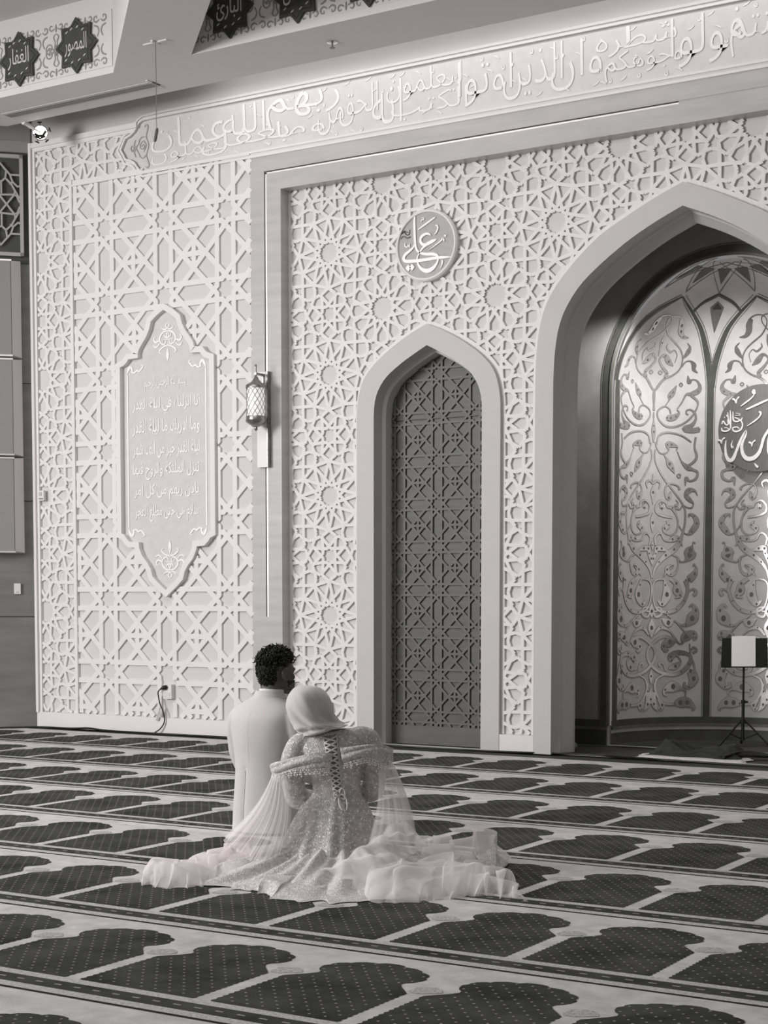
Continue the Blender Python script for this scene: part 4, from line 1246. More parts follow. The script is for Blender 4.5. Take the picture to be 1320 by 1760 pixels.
M_PLASTIC = mat('white_plastic', 226, .35)
M_PLGREY = mat('grey_plastic', 120, .4)
t = empty('wall_control', Dloc(.19, 1.335, 0), RZL, 'small white control box on the dark left wall', 'wall control')
mb = MB(); mb.box(-.032, .032, .001, .022, 0, .105); mb.build('body', M_PLASTIC, t)
mb = MB(); mb.box(-.012, -.004, .020, .0235, .014, .022); mb.box(.004, .012, .020, .0235, .014, .022); mb.build('button', M_PLGREY, t)
t = empty('wall_thermostat', (-11.27, YW-.004, 2.262), 0, 'small white thermostat on the narrow corner lattice', 'wall control')
mb = MB(); mb.box(-.036, .036, -.03, 0, 0, .098); mb.build('body', M_PLASTIC, t)
mb = MB(); mb.box(-.026, .012, -.034, -.029, .045, .085); mb.build('display', mat('grey_display', 190, .2), t)
mb = MB(); mb.box(-.026, .026, -.033, -.029, .012, .024); mb.build('button', M_PLGREY, t)

# ================================================================== CEILING FITTINGS
t = empty('spotlight', (-10.86, 11.50, 5.690), 0, 'lit chrome spotlight at the ceiling corner above the lattice', 'spotlight')
M_CHROME = mat('chrome', 200, .08, metal=1)
E_LAMP = emit('lamp_face', 250, 9)
ax = Vector((10.86, -11.5, -4.4)).normalized()
q = ax.to_track_quat('Z', 'Y').to_matrix()
def turned(mb_, fn):
    m2 = MB(); fn(m2); m2.v = [tuple(q @ Vector(p)) for p in m2.v]
    mb_.add(m2.v, m2.f)
mb = MB(); turned(mb, lambda m: m.lathe([(.0,-.12),(.045,-.12),(.06,-.07),(.066,.0),(.07,.025),(.062,.03)], (0,0,0), 28)); mb.build('housing', M_CHROME, t, smooth=50)
mb = MB(); turned(mb, lambda m: m.lathe([(.0,.020),(.058,.018),(.06,.012)], (0,0,0), 28)); mb.build('lens', E_LAMP, t, smooth=60)
mb = MB()
turned(mb, lambda m: m.tube([(-.055,-.012,.028),(-.02,-.03,.03),(.02,-.025,.03),(.05,.02,.028)], .014, 6))
turned(mb, lambda m: m.tube([(-.05,-.035,.028),(-.005,-.052,.03),(.045,-.03,.028)], .009, 6))
mb.build('louvre', M_BLACK, t, smooth=60)
mb = MB()
for a in (20, 95, 165, 250, 310):
    c_, s_ = cos(radians(a)), sin(radians(a))
    turned(mb, lambda m: m.obox((c_*.092, s_*.092, .0), (c_*.006, s_*.006, 0), (-s_*.02, c_*.02, 0), (0, 0, .014)))
    turned(mb, lambda m: m.tube([(c_*.066, s_*.066, 0), (c_*.092, s_*.092, 0)], .004, 5))
mb.build('barn_door_clip', M_BLACK, t)
mb = MB(); mb.tube([(-.0,.0,.0),(-.05,-.06,.04),(-.07,-.12,.068),(-.07,-.16,.068)], .022, 10); mb.build('bracket', M_PLASTIC, t, smooth=60)

def diffuser(x0, x1, y):
    t = empty('air_diffuser', (x0, y, ZC), 0, 'long slotted air diffuser set in the ceiling soffit at left', 'air vent')
    mb = MB()
    for k in range(4): mb.box(0, x1-x0, -.052+.028*k, -.044+.028*k+.004, -.012, 0)
    mb.build('vane', M_TRIMGREY, t)
    mb = MB(); mb.box(-.01, x1-x0+.01, -.058, .052, -.003, -.001); mb.build('slot', M_BLACK, t)
    mb = MB(); mb.box(-.015, x1-x0+.015, -.066, -.056, -.004, 0); mb.box(-.015, x1-x0+.015, .046, .056, -.004, 0)
    mb.box(x1-x0-.02, x1-x0+.0, -.12, .12, -.010, 0); mb.build('flange', M_CEIL, t)
diffuser(-10.90, -9.13, 11.11)

t = empty('hanging_microphone', (-8.465, 10.295, ZC), 0, 'thin hanging microphone on a wire below the ceiling beam', 'microphone')
mb = MB(); mb.box(-.12, .12, -.012, .012, -.010, 0); mb.box(-.012, .012, -.05, .05, -.012, 0); mb.build('ceiling_plate', M_CEIL, t)
mb = MB(); mb.tube([(0,0,-.01),(.004,0,-.35),(.002,0,-.62),(.006,0,-.695)], .0032, 6); mb.build('wire', M_PLGREY, t)
mb = MB(); mb.tube([(.010,0,-.68),(.006,0,-.70),(-.012,0,-.77),(-.018,0,-.785)], [.008,.013,.013,.008], 10); mb.build('capsule', mat('mic_grey', 84, .5), t, smooth=60)
t = empty('sprinkler', (-7.252, 11.038, ZC), 0, 'small sprinkler head in the grey ceiling soffit', 'sprinkler')
mb = MB(); mb.lathe([(.0,0),(.045,0),(.045,-.006),(.02,-.010),(.0,-.01)], (0,0,0), 18); mb.build('rose', M_CHROME, t)
mb = MB(); mb.tube([(0,0,-.008),(0,0,-.045)], .008, 8); mb.lathe([(0,-.045),(.022,-.045),(.022,-.05),(0,-.05)], (0,0,0), 14); mb.build('head', M_PLGREY, t)

# ================================================================== WALL LANTERN
LX, LY = -8.535, 11.735
t = empty('wall_lantern', (LX, YW, 3.0), 0, 'lit metal lantern with cross-hatched glass on the marble column', 'wall lantern')
M_BRONZE = mat('aged_metal', 150, .3, metal=.85, noise=20, nscale=30)
mb = MB(); mb.box(-.075, .035, -.045, .0, -.525, .325); mb.build('back_plate', M_PLASTIC, t)
mb = MB(); mb.box(.035, .045, -.05, 0, -.525, .33); mb.build('edge_bar', M_BRONZE, t)
dy = LY-YW
mb = MB()
mb.box(-.012, .012, dy-.01, 0, .285, .305)
mb.box(-.008, .008, -.062, -.05, -.10, .30)
mb.tube([(0, dy, .28), (0, dy, .36)], .008, 8); mb.ball((0, dy, .368), .012, 8, 6)
for k in range(5):
    y = dy*(.25+.14*k); r = .026-.002*k
    mb.tube([(0, y+r*cos(a), .235-.03*(4-k)*.5+r*sin(a)) for a in [2*pi*i/10 for i in range(10)]], .004, 5, closed=True)
mb.tube([(0, -.055, .02), (0, -.075, .12), (0, dy*.6, .20), (0, dy+.02, .27)], .006, 6, sub=4)
mb.build('bracket', M_BRONZE, t, smooth=50)
mb = MB(); mb.lathe([(.0,.30),(.010,.285),(.014,.26),(.04,.225),(.088,.195),(.092,.19),(.092,.165),(.088,.165),(.084,.168)], (0, dy, 0), 28); mb.build('cap', M_BRONZE, t, smooth=40)
E_GLASS = emit('lit_glass', 200, .5)
mb = MB(); mb.lathe([(.080,.168),(.081,.05),(.080,-.085)], (0, dy, 0), 28); mb.lathe([(0,.16),(.078,.16)], (0,dy,0), 20); gl = mb.build('glass', E_GLASS, t, smooth=80)
mb = MB()
for k in range(12):
    for s_ in (1, -1):
        mb.tube([(.083*cos(2*pi*k/12+s_*u*1.9), dy+.083*sin(2*pi*k/12+s_*u*1.9), .168-.253*u) for u in [i/10 for i in range(11)]], .0024, 4)
mb.build('wire_mesh', M_BRONZE, gl)
mb = MB(); mb.lathe([(.080,-.08),(.088,-.082),(.090,-.088),(.090,-.115),(.094,-.118),(.088,-.135),(.03,-.175),(.012,-.18),(.012,-.19),(.018,-.197),(.0,-.215)], (0, dy, 0), 28); mb.build('base', M_BRONZE, t, smooth=40)
# ================================================================== OUTLET AND CABLES
t = empty('power_outlet', (-9.692, YW, .35), 0, 'white wall outlet box low on the lattice with a black plug', 'outlet')
mb = MB(); mb.box(-.05, .05, -.03, .021, -.01, .125); mb.build('box', M_PLASTIC, t)
mb = MB(); mb.box(-.035, .035, -.034, -.029, .005, .05); mb.build('lower_socket', mat('socket_cream', 214, .4), t)
t = empty('cord', (-9.70, YW, .437), 0, 'black power cord hanging from the wall outlet to the floor', 'cord')
mb = MB(); mb.tube([(.0,-.032,.012),(-.01,-.055,.010),(-.045,-.062,-.004)], [.022,.022,.008], 10); mb.build('plug', M_BLACK, t, smooth=60)
mb = MB(); mb.tube([(-.04,-.062,-.002),(-.075,-.06,-.03),(-.087,-.045,-.07),(-.072,-.04,-.15),(-.032,-.04,-.226),(-.020,-.04,-.315),(-.06,-.055,-.385),(-.12,-.08,-.429)], .0062, 8, sub=6); mb.build('cable', M_BLACK, t, smooth=60)
t2 = mb = MB(); mb.prism([(-.10,-.31),(-.062,-.185),(-.075,-.175),(-.118,-.30),(-.135,-.305)], lambda u, v, d: (u, d, v), -.046, -.043, back=True); mb.prism([(-.05,-.27),(-.066,-.19),(-.074,-.2),(-.075,-.27)], lambda u, v, d: (u, d, v), -.049, -.047, back=True)
mb.build('tag', mat('cord_tag', 178, .5, noise=18, nscale=60), t)
mb = MB(); mb.tube([(-11.6,11.44,.009),(-11.25,11.79,.009),(-10.95,11.82,.009),(-10.80,11.85,.012),(-10.66,11.84,.02),(-10.4,11.82,.009),(-9.85,11.80,.009),(-9.2,11.82,.009),(-8.75,11.83,.009),(-8.0,11.87,.009)], .009, 6, sub=5)
o = mb.build('floor_cable', M_BLACK, smooth=60); tag(o, 'thin black cable lying along the foot of the lattice wall', 'cable')
mb = MB(); mb.tube([(-7.36,11.93,.008),(-6.9,11.90,.008),(-6.3,11.92,.008),(-5.72,12.02,.008),(-5.45,12.06,.008),(-5.0,12.02,.008),(-4.2,11.96,.008),(-3.2,11.95,.008)], .008, 6, sub=5)
o = mb.build('floor_cable', M_BLACK, smooth=60); tag(o, 'thin black cable crossing the floor before the prayer niche', 'cable')

# ================================================================== NICHE FLOOR THINGS
mb = MB(); mb.ball((0, 0, .038), .038, 18, 12); mb.v = [(x+-5.76, y+12.50, z-.008) for x, y, z in mb.v]
o = mb.build('ball', mat('grey_ball', 128, .5), smooth=180); tag(o, 'small grey ball on the dark floor beside the niche frame', 'ball')
random.seed(5)
mb = MB()
def matfn(u, v):
    x = -5.07+.93*u-.03*v+.02*sin(9*v); y = 12.20-.05*u+.34*v+.008*sin(23*u)
    return (x, y, .0+.012*(1 if .02 < u < .98 and .02 < v < .98 else 0)-.002)
mb.grid(60, 14, matfn)
o = mb.build('floor_mat', mat('mat_cream', 220, .95, noise=22, nscale=60, bump=.5, bscale=200), smooth=180); tag(o, 'flat pale mat under the crumpled dark blanket in the niche', 'mat')
def bl(u, v):
    x = -5.03+.80*u+.0*v; y = 12.30+.42*v-.03*u
    e = max(0, min(1, min(u, 1-u)*6))*max(0, min(1, min(v*3.2, (1-v)*5)))
    z = .012+e*(.075+.030*sin(7*u+1.5*v)+.018*sin(15*u-5*v)+.012*sin(23*v+8*u))*(1.0-.35*u*(1-v))
    x += .02*sin(11*v); y += .02*sin(13*u)*(1-v)
    return (x, y, max(.013, z))
mb = MB(); mb.grid(70, 40, bl)
o = mb.build('blanket', mat('dark_blanket', 52, .95, noise=14, nscale=14, bump=.6, bscale=160), smooth=180); tag(o, 'crumpled dark blanket heaped on the pale mat in the niche', 'blanket')
mb = MB()
for k in range(4):
    mb.tube([(-4.42+.03*k,12.34-.03*k,.014+.006*k),(-4.25,12.45+.02*k,.03+.008*k),(-4.05,12.58+.03*k,.02),(-3.8,12.72+.03*k,.014)], .013, 8, sub=5)
o = mb.build('cable_bundle', M_BLACK, smooth=60); tag(o, 'bundle of black cables trailing right of the blanket', 'cable')

SX, SY = -4.618, 13.55
t = empty('music_stand', (SX, SY, 0), TH, 'black tripod music stand holding a white sheet in the niche', 'music stand')
mb = MB(); mb.tube([(0,0,.05),(0,0,.40)], .014, 12); mb.tube([(0,0,.38),(0,0,.72)], .0095, 12); mb.build('pole', M_BLACK, t, smooth=60)
mb = MB(); mb.lathe([(0,.20),(.03,.20),(.03,.235),(0,.235)], (0,0,0), 14); mb.build('hub', M_BLACK, t)
mb = MB(); mb.lathe([(0,.375),(.02,.375),(.02,.405),(0,.405)], (0,0,0), 14); mb.tube([(0,0,.39),(.04,-.01,.39)], .009, 8); mb.build('clamp_knob', M_BLACK, t)
for k, a in enumerate((200, 335, 80)):
    c_, s_ = cos(radians(a)), sin(radians(a))
    mb = MB(); mb.tube([(c_*.025,s_*.025,.22),(c_*.235,s_*.235,.012)], .0085, 8); leg = mb.build('leg', M_BLACK, t, smooth=60)
    mb = MB(); mb.tube([(c_*.0,s_*.0,.06),(c_*.13,s_*.13,.115)], .005, 6); mb.build('brace', M_BLACK, leg)
    mb = MB(); mb.ball((c_*.238, s_*.238, .012), .012, 8, 6); mb.build('rubber_foot', M_BLACK, leg)
mb = MB()
zz0, zz1 = .70, .945
def TP(u, v): return (u+.018*(v-zz0)/.25, -.03+.10*(v-zz0)/.25, v)
mb.add([TP(-.205,zz0),TP(.205,zz0),TP(.20,zz1),TP(-.195,zz1)]+[tuple(Vector(TP(u,v))+Vector((0,.006,0))) for u, v in ((-.205,zz0),(.205,zz0),(.20,zz1),(-.195,zz1))], [(0,1,2,3),(7,6,5,4),(0,4,5,1),(1,5,6,2),(2,6,7,3),(3,7,4,0)])
mb.box(-.205, .205, -.075, -.025, zz0-.008, zz0)
mb.build('desk', M_BLACK, t)
mb = MB()
def sheet(u, v):
    p = TP(-.115+.21*u, zz0+.002+(zz1-zz0+.012)*v)
    return (p[0], p[1]-.004-.006*sin(pi*u)-.004*v, p[2]+.006*sin(2.4*u+.3)*v)
mb.grid(10, 10, sheet)
paper = mb.build('paper_sheet', mat('white_paper', 236, .7), smooth=180)
paper.matrix_world = Matrix.Translation((SX, SY, 0)) @ Matrix.Rotation(TH, 4, 'Z')
tag(paper, 'white paper sheet standing on the black music stand', 'paper')

# ================================================================== PEOPLE
M_SKIN = mat('skin', 98, .55, noise=4, nscale=12, spec=.35)
M_SKINF = mat('skin_light', 150, .55, noise=4, nscale=12, spec=.35)
M_HAIR = mat('dark_hair', 26, .55, noise=6, nscale=60)
M_SUIT = mat('pale_suit', 206, .9, noise=3, nscale=90, bump=.25, bscale=700, sheen=.2)
M_SHIRT = mat('white_shirt', 236, .8)
M_SCARF = mat('pale_scarf', 204, .72, noise=3, nscale=40, bump=.15, bscale=500, sheen=.3)
M_LACE = mat('lace_cord', 214, .45)

def sequin(name, base, hi, scale, dens, rough=.5):
    """beaded cloth: small bright beads scattered on a matt ground"""
    m = bpy.data.materials.new(name); m.use_nodes = True
    nt = m.node_tree; b = nt.nodes['Principled BSDF']
    tc = nt.nodes.new('ShaderNodeTexCoord')
    vo = nt.nodes.new('ShaderNodeTexVoronoi'); vo.inputs['Scale'].default_value = scale
    nt.links.new(tc.outputs['Object'], vo.inputs['Vector'])
    sep = nt.nodes.new('ShaderNodeSeparateColor')
    nt.links.new(vo.outputs['Color'], sep.inputs[0])
    r = nt.nodes.new('ShaderNodeValToRGB')
    r.color_ramp.elements[0].position = dens; r.color_ramp.elements[0].color = (0, 0, 0, 1)
    r.color_ramp.elements[1].position = min(.999, dens+.04); r.color_ramp.elements[1].color = (1, 1, 1, 1)
    nt.links.new(sep.outputs[0], r.inputs[0])
    n = nt.nodes.new('ShaderNodeTexNoise'); n.inputs['Scale'].default_value = scale*.35; n.inputs['Detail'].default_value = 5
    nt.links.new(tc.outputs['Object'], n.inputs['Vector'])
    r2 = nt.nodes.new('ShaderNodeValToRGB')
    r2.color_ramp.elements[0].position = .35; r2.color_ramp.elements[0].color = tone(base-22)
    r2.color_ramp.elements[1].position = .68; r2.color_ramp.elements[1].color = tone(base+14)
    nt.links.new(n.outputs['Fac'], r2.inputs[0])
    mx = nt.nodes.new('ShaderNodeMix'); mx.data_type = 'RGBA'
    nt.links.new(r.outputs[0], mx.inputs[0]); nt.links.new(r2.outputs[0], mx.inputs[6]); mx.inputs[7].default_value = tone(hi)
    nt.links.new(mx.outputs[2], b.inputs['Base Color'])
    b.inputs['Roughness'].default_value = rough
    bp_ = nt.nodes.new('ShaderNodeBump'); bp_.inputs['Strength'].default_value = .6; bp_.inputs['Distance'].default_value = .004
    nt.links.new(vo.outputs['Distance'], bp_.inputs['Height']); nt.links.new(bp_.outputs[0], b.inputs['Normal'])
    return m
M_GOWN = sequin('beaded_gown', 196, 255, 150, .90)
M_GOWN2 = sequin('beaded_sleeve', 184, 250, 150, .93)
M_SWAG = sequin('beaded_swag', 200, 254, 150, .91)
def tulle(name, v, alpha, glit=0):
    m = bpy.data.materials.new(name); m.use_nodes = True
    nt = m.node_tree
    for n in list(nt.nodes): nt.nodes.remove(n)
    out = nt.nodes.new('ShaderNodeOutputMaterial')
    d = nt.nodes.new('ShaderNodeBsdfDiffuse'); d.inputs['Color'].default_value = tone(v)
    tl = nt.nodes.new('ShaderNodeBsdfTranslucent'); tl.inputs['Color'].default_value = tone(v)
    m1 = nt.nodes.new('ShaderNodeMixShader'); m1.inputs[0].default_value = .42
    nt.links.new(d.outputs[0], m1.inputs[1]); nt.links.new(tl.outputs[0], m1.inputs[2])
    tr = nt.nodes.new('ShaderNodeBsdfTransparent')
    m2 = nt.nodes.new('ShaderNodeMixShader')
    # net seen edge-on lets less through
    lw = nt.nodes.new('ShaderNodeLayerWeight'); lw.inputs['Blend'].default_value = .25
    mr = nt.nodes.new('ShaderNodeMapRange'); mr.inputs[3].default_value = alpha; mr.inputs[4].default_value = min(1, alpha+.55)
    nt.links.new(lw.outputs['Facing'], mr.inputs[0])
    nt.links.new(mr.outputs[0], m2.inputs[0])
    nt.links.new(tr.outputs[0], m2.inputs[1]); nt.links.new(m1.outputs[0], m2.inputs[2])
    nt.links.new(m2.outputs[0], out.inputs[0])
    return m
M_TULLE = tulle('tulle', 252, .23)
M_TULLE2 = tulle('tulle_double', 252, .32)
M_TULLEIN = sequin('beaded_underskirt', 212, 255, 170, .93)

def head(mb, c, yaw, tilt=(0, 0), s=1.0):
    """a head facing +y before the turn: skull, face, nose, brow, chin, ears"""
    R = Matrix.Rotation(yaw, 3, 'Z') @ Matrix.Rotation(tilt[0], 3, 'X') @ Matrix.Rotation(tilt[1], 3, 'Y')
    c = Vector(c)
    def el(p, r, rot=None):
        M = R @ rot if rot else R
        mb.ball(c + R @ (Vector(p)*s), [a*s for a in r], 20, 14, M)
    el((0, -.012, .035), (.074, .094, .088))
    el((0, .030, .030), (.066, .066, .078))
    el((0, .038, -.040), (.060, .058, .070))
    el((0, .066, -.086), (.028, .026, .026))
    for sx in (-1, 1):
        el((sx*.040, .040, -.055), (.026, .050, .036))
        el((sx*.030, .084, .030), (.026, .012, .010))
        el((sx*.036, .074, -.012), (.020, .018, .018))
        el((sx*.029, .083, .014), (.013, .009, .008))
    el((0, .094, .000), (.011, .014, .030)); el((0, .104, -.018), (.015, .013, .012))
    el((0, .092, -.047), (.024, .010, .007)); el((0, .090, -.058), (.021, .010, .008))
    return R
def ear(mb, c, R, sx, s=1.0):
    c = Vector(c)
    pts = [(sx*.072, .006, -.030), (sx*.082, -.012, -.022), (sx*.092, -.026, .004), (sx*.091, -.022, .026), (sx*.083, -.002, .036), (sx*.074, .012, .024)]
    mb.tube([c + R @ (Vector(p)*s) for p in pts], [.008, .0085, .0085, .0085, .0085, .007], 8, sub=3)
    mb.ball(c + R @ (Vector((sx*.077, -.006, .004))*s), (.006*s, .014*s, .024*s), 10, 8, R)
def hand(mb, w, d, n, s=1.0):
    """palm and five separate bent fingers: wrist w, pointing along d, back of the hand towards n"""
    w, d, n = Vector(w), Vector(d).normalized(), Vector(n).normalized()
    side = d.cross(n).normalized()
    M = Matrix((side, d, n)).transposed()
    mb.ball(w + d*.045*s, (.040*s, .052*s, .016*s), 14, 10, M)
    for k, (off, L) in enumerate(((-.030, .070), (-.010, .080), (.010, .076), (.029, .060))):
        b = w + d*.085*s + side*off*s
        mb.tube([b, b + d*L*.42*s + n*.004*s, b + d*L*.75*s - n*.006*s, b + d*L*s - n*.020*s], [.0095*s, .0090*s, .0080*s, .0062*s], 8, sub=2)
    b = w + d*.035*s - side*.036*s
    mb.tube([b, b + d*.025*s - side*.022*s - n*.004*s, b + d*.055*s - side*.030*s - n*.012*s], [.0115*s, .0105*s, .0075*s], 8, sub=2)

# ------------------------------------------------------------------ the man
MAN = (-5.175, 7.177, 0)
man = empty('person', MAN, 0, 'man in a pale suit kneeling with his back turned, dark curly hair', 'person')
HC, HY = (.020, .098, .872), radians(-20)
mb = MB()
Rm = head(mb, HC, HY)
mb.tube([(0, .045, .72), (.006, .058, .79), (.014, .078, .84), HC], [.066, .060, .057, .05], 16)
mb.loft([(.10, 0, .02, .16, .12), (.25, 0, 0, .15, .11), (.40, 0, 0, .145, .10), (.56, 0, .0, .17, .105), (.66, 0, .01, .17, .09), (.74, 0, .03, .09, .07)], 28)
for sx in (-1, 1):
    mb.tube([(sx*.165, .0, .655), (sx*.20, .04, .50), (sx*.205, .08, .365)], [.052, .046, .040], 12, sub=3)
    mb.tube([(sx*.205, .08, .365), (sx*.17, .20, .31), (sx*.12, .31, .275)], [.040, .035, .027], 12, sub=3)
    hand(mb, (sx*.118, .315, .272), (-sx*.25, 1, -.25), (0, .25, 1))
    mb.tube([(sx*.09, .0, .17), (sx*.12, .24, .14), (sx*.13, .45, .10)], [.088, .078, .058], 14, sub=3)
    mb.tube([(sx*.13, .45, .065), (sx*.10, .20, .05), (sx*.085, -.03, .048)], [.055, .052, .036], 14, sub=3)
    mb.tube([(sx*.085, -.01, .045), (sx*.075, -.07, .036), (sx*.068, -.11, .03)], [.034, .032, .022], 12, sub=2)
for sx in (-1, 1): ear(mb, HC, Rm, sx)
body = to_mesh(fuse(mb, .0050, 4), 'body', M_SKIN, man)

def fold_jacket(an, t):
    lo = max(0, 1-t*1.9)
    f = 1 + .028*lo*sin(5*an+.6)*(.6+.4*sin(2*an)) + .012*lo*sin(11*an)
    f += .007*sin(6*an+11*t)*math.exp(-((t-.42)/.2)**2)+.004*sin(9*an-14*t)*math.exp(-((t-.55)/.25)**2)
    # back vent
    da = (an-radians(255)+pi) % (2*pi)-pi
    if t < .36: f -= .045*math.exp(-(da/.055)**2)
    return f
mb = MB()
J = [(.012,.0,.03,.205,.185),(.06,.0,.03,.203,.178),(.12,0,.02,.198,.165),(.20,0,.012,.190,.15),(.28,0,.006,.182,.138),(.36,0,.002,.176,.129),(.43,0,0,.182,.128),(.50,0,-.002,.192,.132),(.57,0,-.002,.200,.132),(.63,0,.0,.206,.125),(.675,0,.006,.196,.110),(.708,0,.014,.165,.095),(.73,0,.024,.128,.084),(.752,.003,.036,.094,.074),(.772,.006,.048,.073,.068)]
J = [tuple(r) for r in spline(J, 3)]
mb.loft(J, 96, fold_jacket)
for sx in (-1, 1):
    P_ = [(sx*.120, .006, .668), (sx*.165, .008, .640), (sx*.192, .014, .585), (sx*.205, .034, .49), (sx*.207, .07, .385), (sx*.195, .125, .335), (sx*.155, .24, .30), (sx*.126, .305, .278)]
    R_ = [.048, .062, .064, .060, .056, .054, .048, .042]
    sp = spline([(*p, r) for p, r in zip(P_, R_)], 4)
    mb.tube([p[:3] for p in sp], [p[3]*(1+.035*sin(i*1.5)*(1 if 10 < i < 20 else .2)) for i, p in enumerate(sp)], 18)
jk = to_mesh(fuse(mb, .0062, 3, .5), 'suit_jacket', M_SUIT, man)
# centre back seam and shoulder seams
mb = MB()
def jsurf(z, an, off=.0015):
    for a, b in zip(J, J[1:]):
        if a[0] <= z <= b[0]:
            f = (z-a[0])/(b[0]-a[0]); q = [x+(y-x)*f for x, y in zip(a, b)]
            t_ = (J.index(a)+f)/(len(J)-1); k = fold_jacket(an, t_)
            return (q[1]+(q[3]+off)*cos(an)*k, q[2]+(q[4]+off)*sin(an)*k, z)
A0 = radians(266)
mb.tube([jsurf(z, A0, -.0007) for z in [.40+.02*i for i in range(15)]], .0013, 5)
mb.tube([jsurf(z, radians(255), .003) for z in [.03+.02*i for i in range(17)]], .0022, 5)
mb.build('seam', mat('suit_seam', 196, .9), jk)
mb = MB()
def coll(u, v):
    an = radians(175+190*u)
    r = .078-.006*v
    return (.006+r*1.03*cos(an)*(1+.22*(1-v)), .052+r*.98*sin(an)*(1+.16*(1-v)), .742+.044*v-.006*sin(pi*u)*(1-v))
mb.grid(40, 6, coll)
c_ = mb.build('jacket_collar', M_SUIT, man, smooth=180)
so = c_.modifiers.new('s', 'SOLIDIFY'); so.thickness = .007; so.offset = 1
mb = MB()
def coll2(u, v):
    an = radians(150+240*u)
    r = .0685
    return (.008+r*cos(an), .060+r*sin(an), .765+.034*v-.016*abs(u-.5))
mb.grid(40, 4, coll2)
c_ = mb.build('shirt_collar', M_SHIRT, man, smooth=180)
so = c_.modifiers.new('s', 'SOLIDIFY'); so.thickness = .004
mb = MB()
for sx in (-1, 1):
    mb.tube([(sx*.09, -.02, .16), (sx*.125, .22, .145), (sx*.135, .46, .11)], [.100, .090, .070], 18, sub=4)
    mb.tube([(sx*.135, .47, .07), (sx*.105, .20, .052), (sx*.09, -.06, .05)], [.064, .058, .046], 16, sub=4)
to_mesh(fuse(mb, .012, 4), 'trousers', mat('pale_trousers', 176, .9, bump=.2, bscale=600), man)

# hair: a fitted cap with curls standing on it
hc = Vector(HC)
def hair_zone(d):
    """d: unit direction in head space; how much hair grows there"""
    if d.y > .62 and d.z < .55: return 0
    if d.z > .30 + .10*max(0, d.y): return 1
    if d.y < -.35 and d.z > -.88: return 1
    if d.z > .16: return .35
    return 0
mb = MB()
def capf(u, v):
    an = 2*pi*u; ph = -1.0+v*(pi/2+1.0)
    d = Vector((cos(ph)*cos(an), cos(ph)*sin(an), sin(ph)))
    z = hair_zone(d)
    top = max(0, d.z)
    r = Vector((.072+.006*z, .096+.008*z, .088+.022*z*top))
    p = Vector((d.x*r.x, d.y*r.y-.012, d.z*r.z+.032))
    if z == 0: p = Vector((d.x*.055, d.y*.07-.012, d.z*.07+.03))
    if z == 1 and d.z < 0: p.y -= .004
    return hc + Rm @ p
mb.grid(64, 40, capf)
random.seed(11)
cnt = 0
while cnt < 760:
    d = Vector((random.gauss(0, 1), random.gauss(0, 1), random.gauss(0, 1))).normalized()
    z = hair_zone(d)
    if z < 1 and not (z and random.random() < .12): continue
    lenf = (.030 if d.z > .25 else .014)*random.uniform(.7, 1.35)
    if z < 1: lenf *= .35
    base = Vector((d.x*.078, d.y*.104-.012, d.z*(.106 if d.z > 0 else .118)+.032))
    ax = (d + Vector((random.uniform(-.5, .5), random.uniform(-.5, .5), random.uniform(-.3, .6)))).normalized()
    u = ax.orthogonal().normalized(); w = ax.cross(u)
    rad = random.uniform(.006, .0095) if d.z > -.1 else random.uniform(.004, .006)
    ph = random.uniform(0, 6.28)
    pts = [hc + Rm @ (base + ax*lenf*t + (u*cos(ph+t*7.5)+w*sin(ph+t*7.5))*rad) for t in [i/7 for i in range(8)]]
    mb.tube(pts, [.0046, .0046, .0044, .004, .0038, .0034, .003, .002], 4, cap=False)
    cnt += 1
mb.build('hair', M_HAIR, man, smooth=180)
# short beard along the jaw
mb = MB()
def brd(u, v):
    an = radians(-8+196*u)
    z = -.098+.066*v
    r = .0655 if v > .3 else .058+.02*v
    return hc + Rm @ Vector((r*cos(an)*(1-.10*(1-v)), .036+.066*sin(an)*(1-.05*(1-v)), z+.016*abs(u-.5)*2*(1-v)))
mb.grid(40, 10, brd)
bd = mb.build('beard', mat('beard', 40, .7, noise=8, nscale=160), man, smooth=180)
so = bd.modifiers.new('s', 'SOLIDIFY'); so.thickness = .006; so.offset = 0

# ------------------------------------------------------------------ the bride
BR = (-4.135, 6.30, 0)
bride = empty('person', BR, TH, 'bride in a beaded gown and pale headscarf seated leaning on the man', 'person')
BH = (-.112, .0, .775)
mb = MB()
Rb = head(mb, BH, radians(-8), (radians(-6), radians(-20)), .92)
mb.tube([(-.02, .0, .62), (-.05, .0, .69), (-.09, .0, .74)], [.05, .046, .045], 14)
mb.loft([(.05, 0, .03, .15, .13), (.2, 0, .02, .14, .11), (.36, .006, 0, .095, .070), (.50, 0, 0, .098, .074), (.60, -.01, 0, .115, .066), (.650, -.015, 0, .07, .05)], 28)
for sx, ex in ((-1, -.180), (1, .175)):
    mb.tube([(sx*.125, .0, .59+.02*sx), (ex*1.06, .025, .48+.02*sx), (ex*1.02, .07, .37+.02*sx)], [.040, .036, .032], 12, sub=3)
    mb.tube([(ex*.98, .07, .37+.02*sx), (ex*.6, .22, .33), (ex*.35, .31, .30)], [.036, .030, .022], 12, sub=3)
    hand(mb, (ex*.35, .31, .298), (-sx*.3, 1, -.2), (0, .2, 1), .9)
    mb.tube([(sx*.08, .0, .14), (sx*.11, .2, .12), (sx*.10, .40, .09)], [.09, .075, .055], 12, sub=3)
to_mesh(fuse(mb, .008, 5), 'body', M_SKINF, bride)

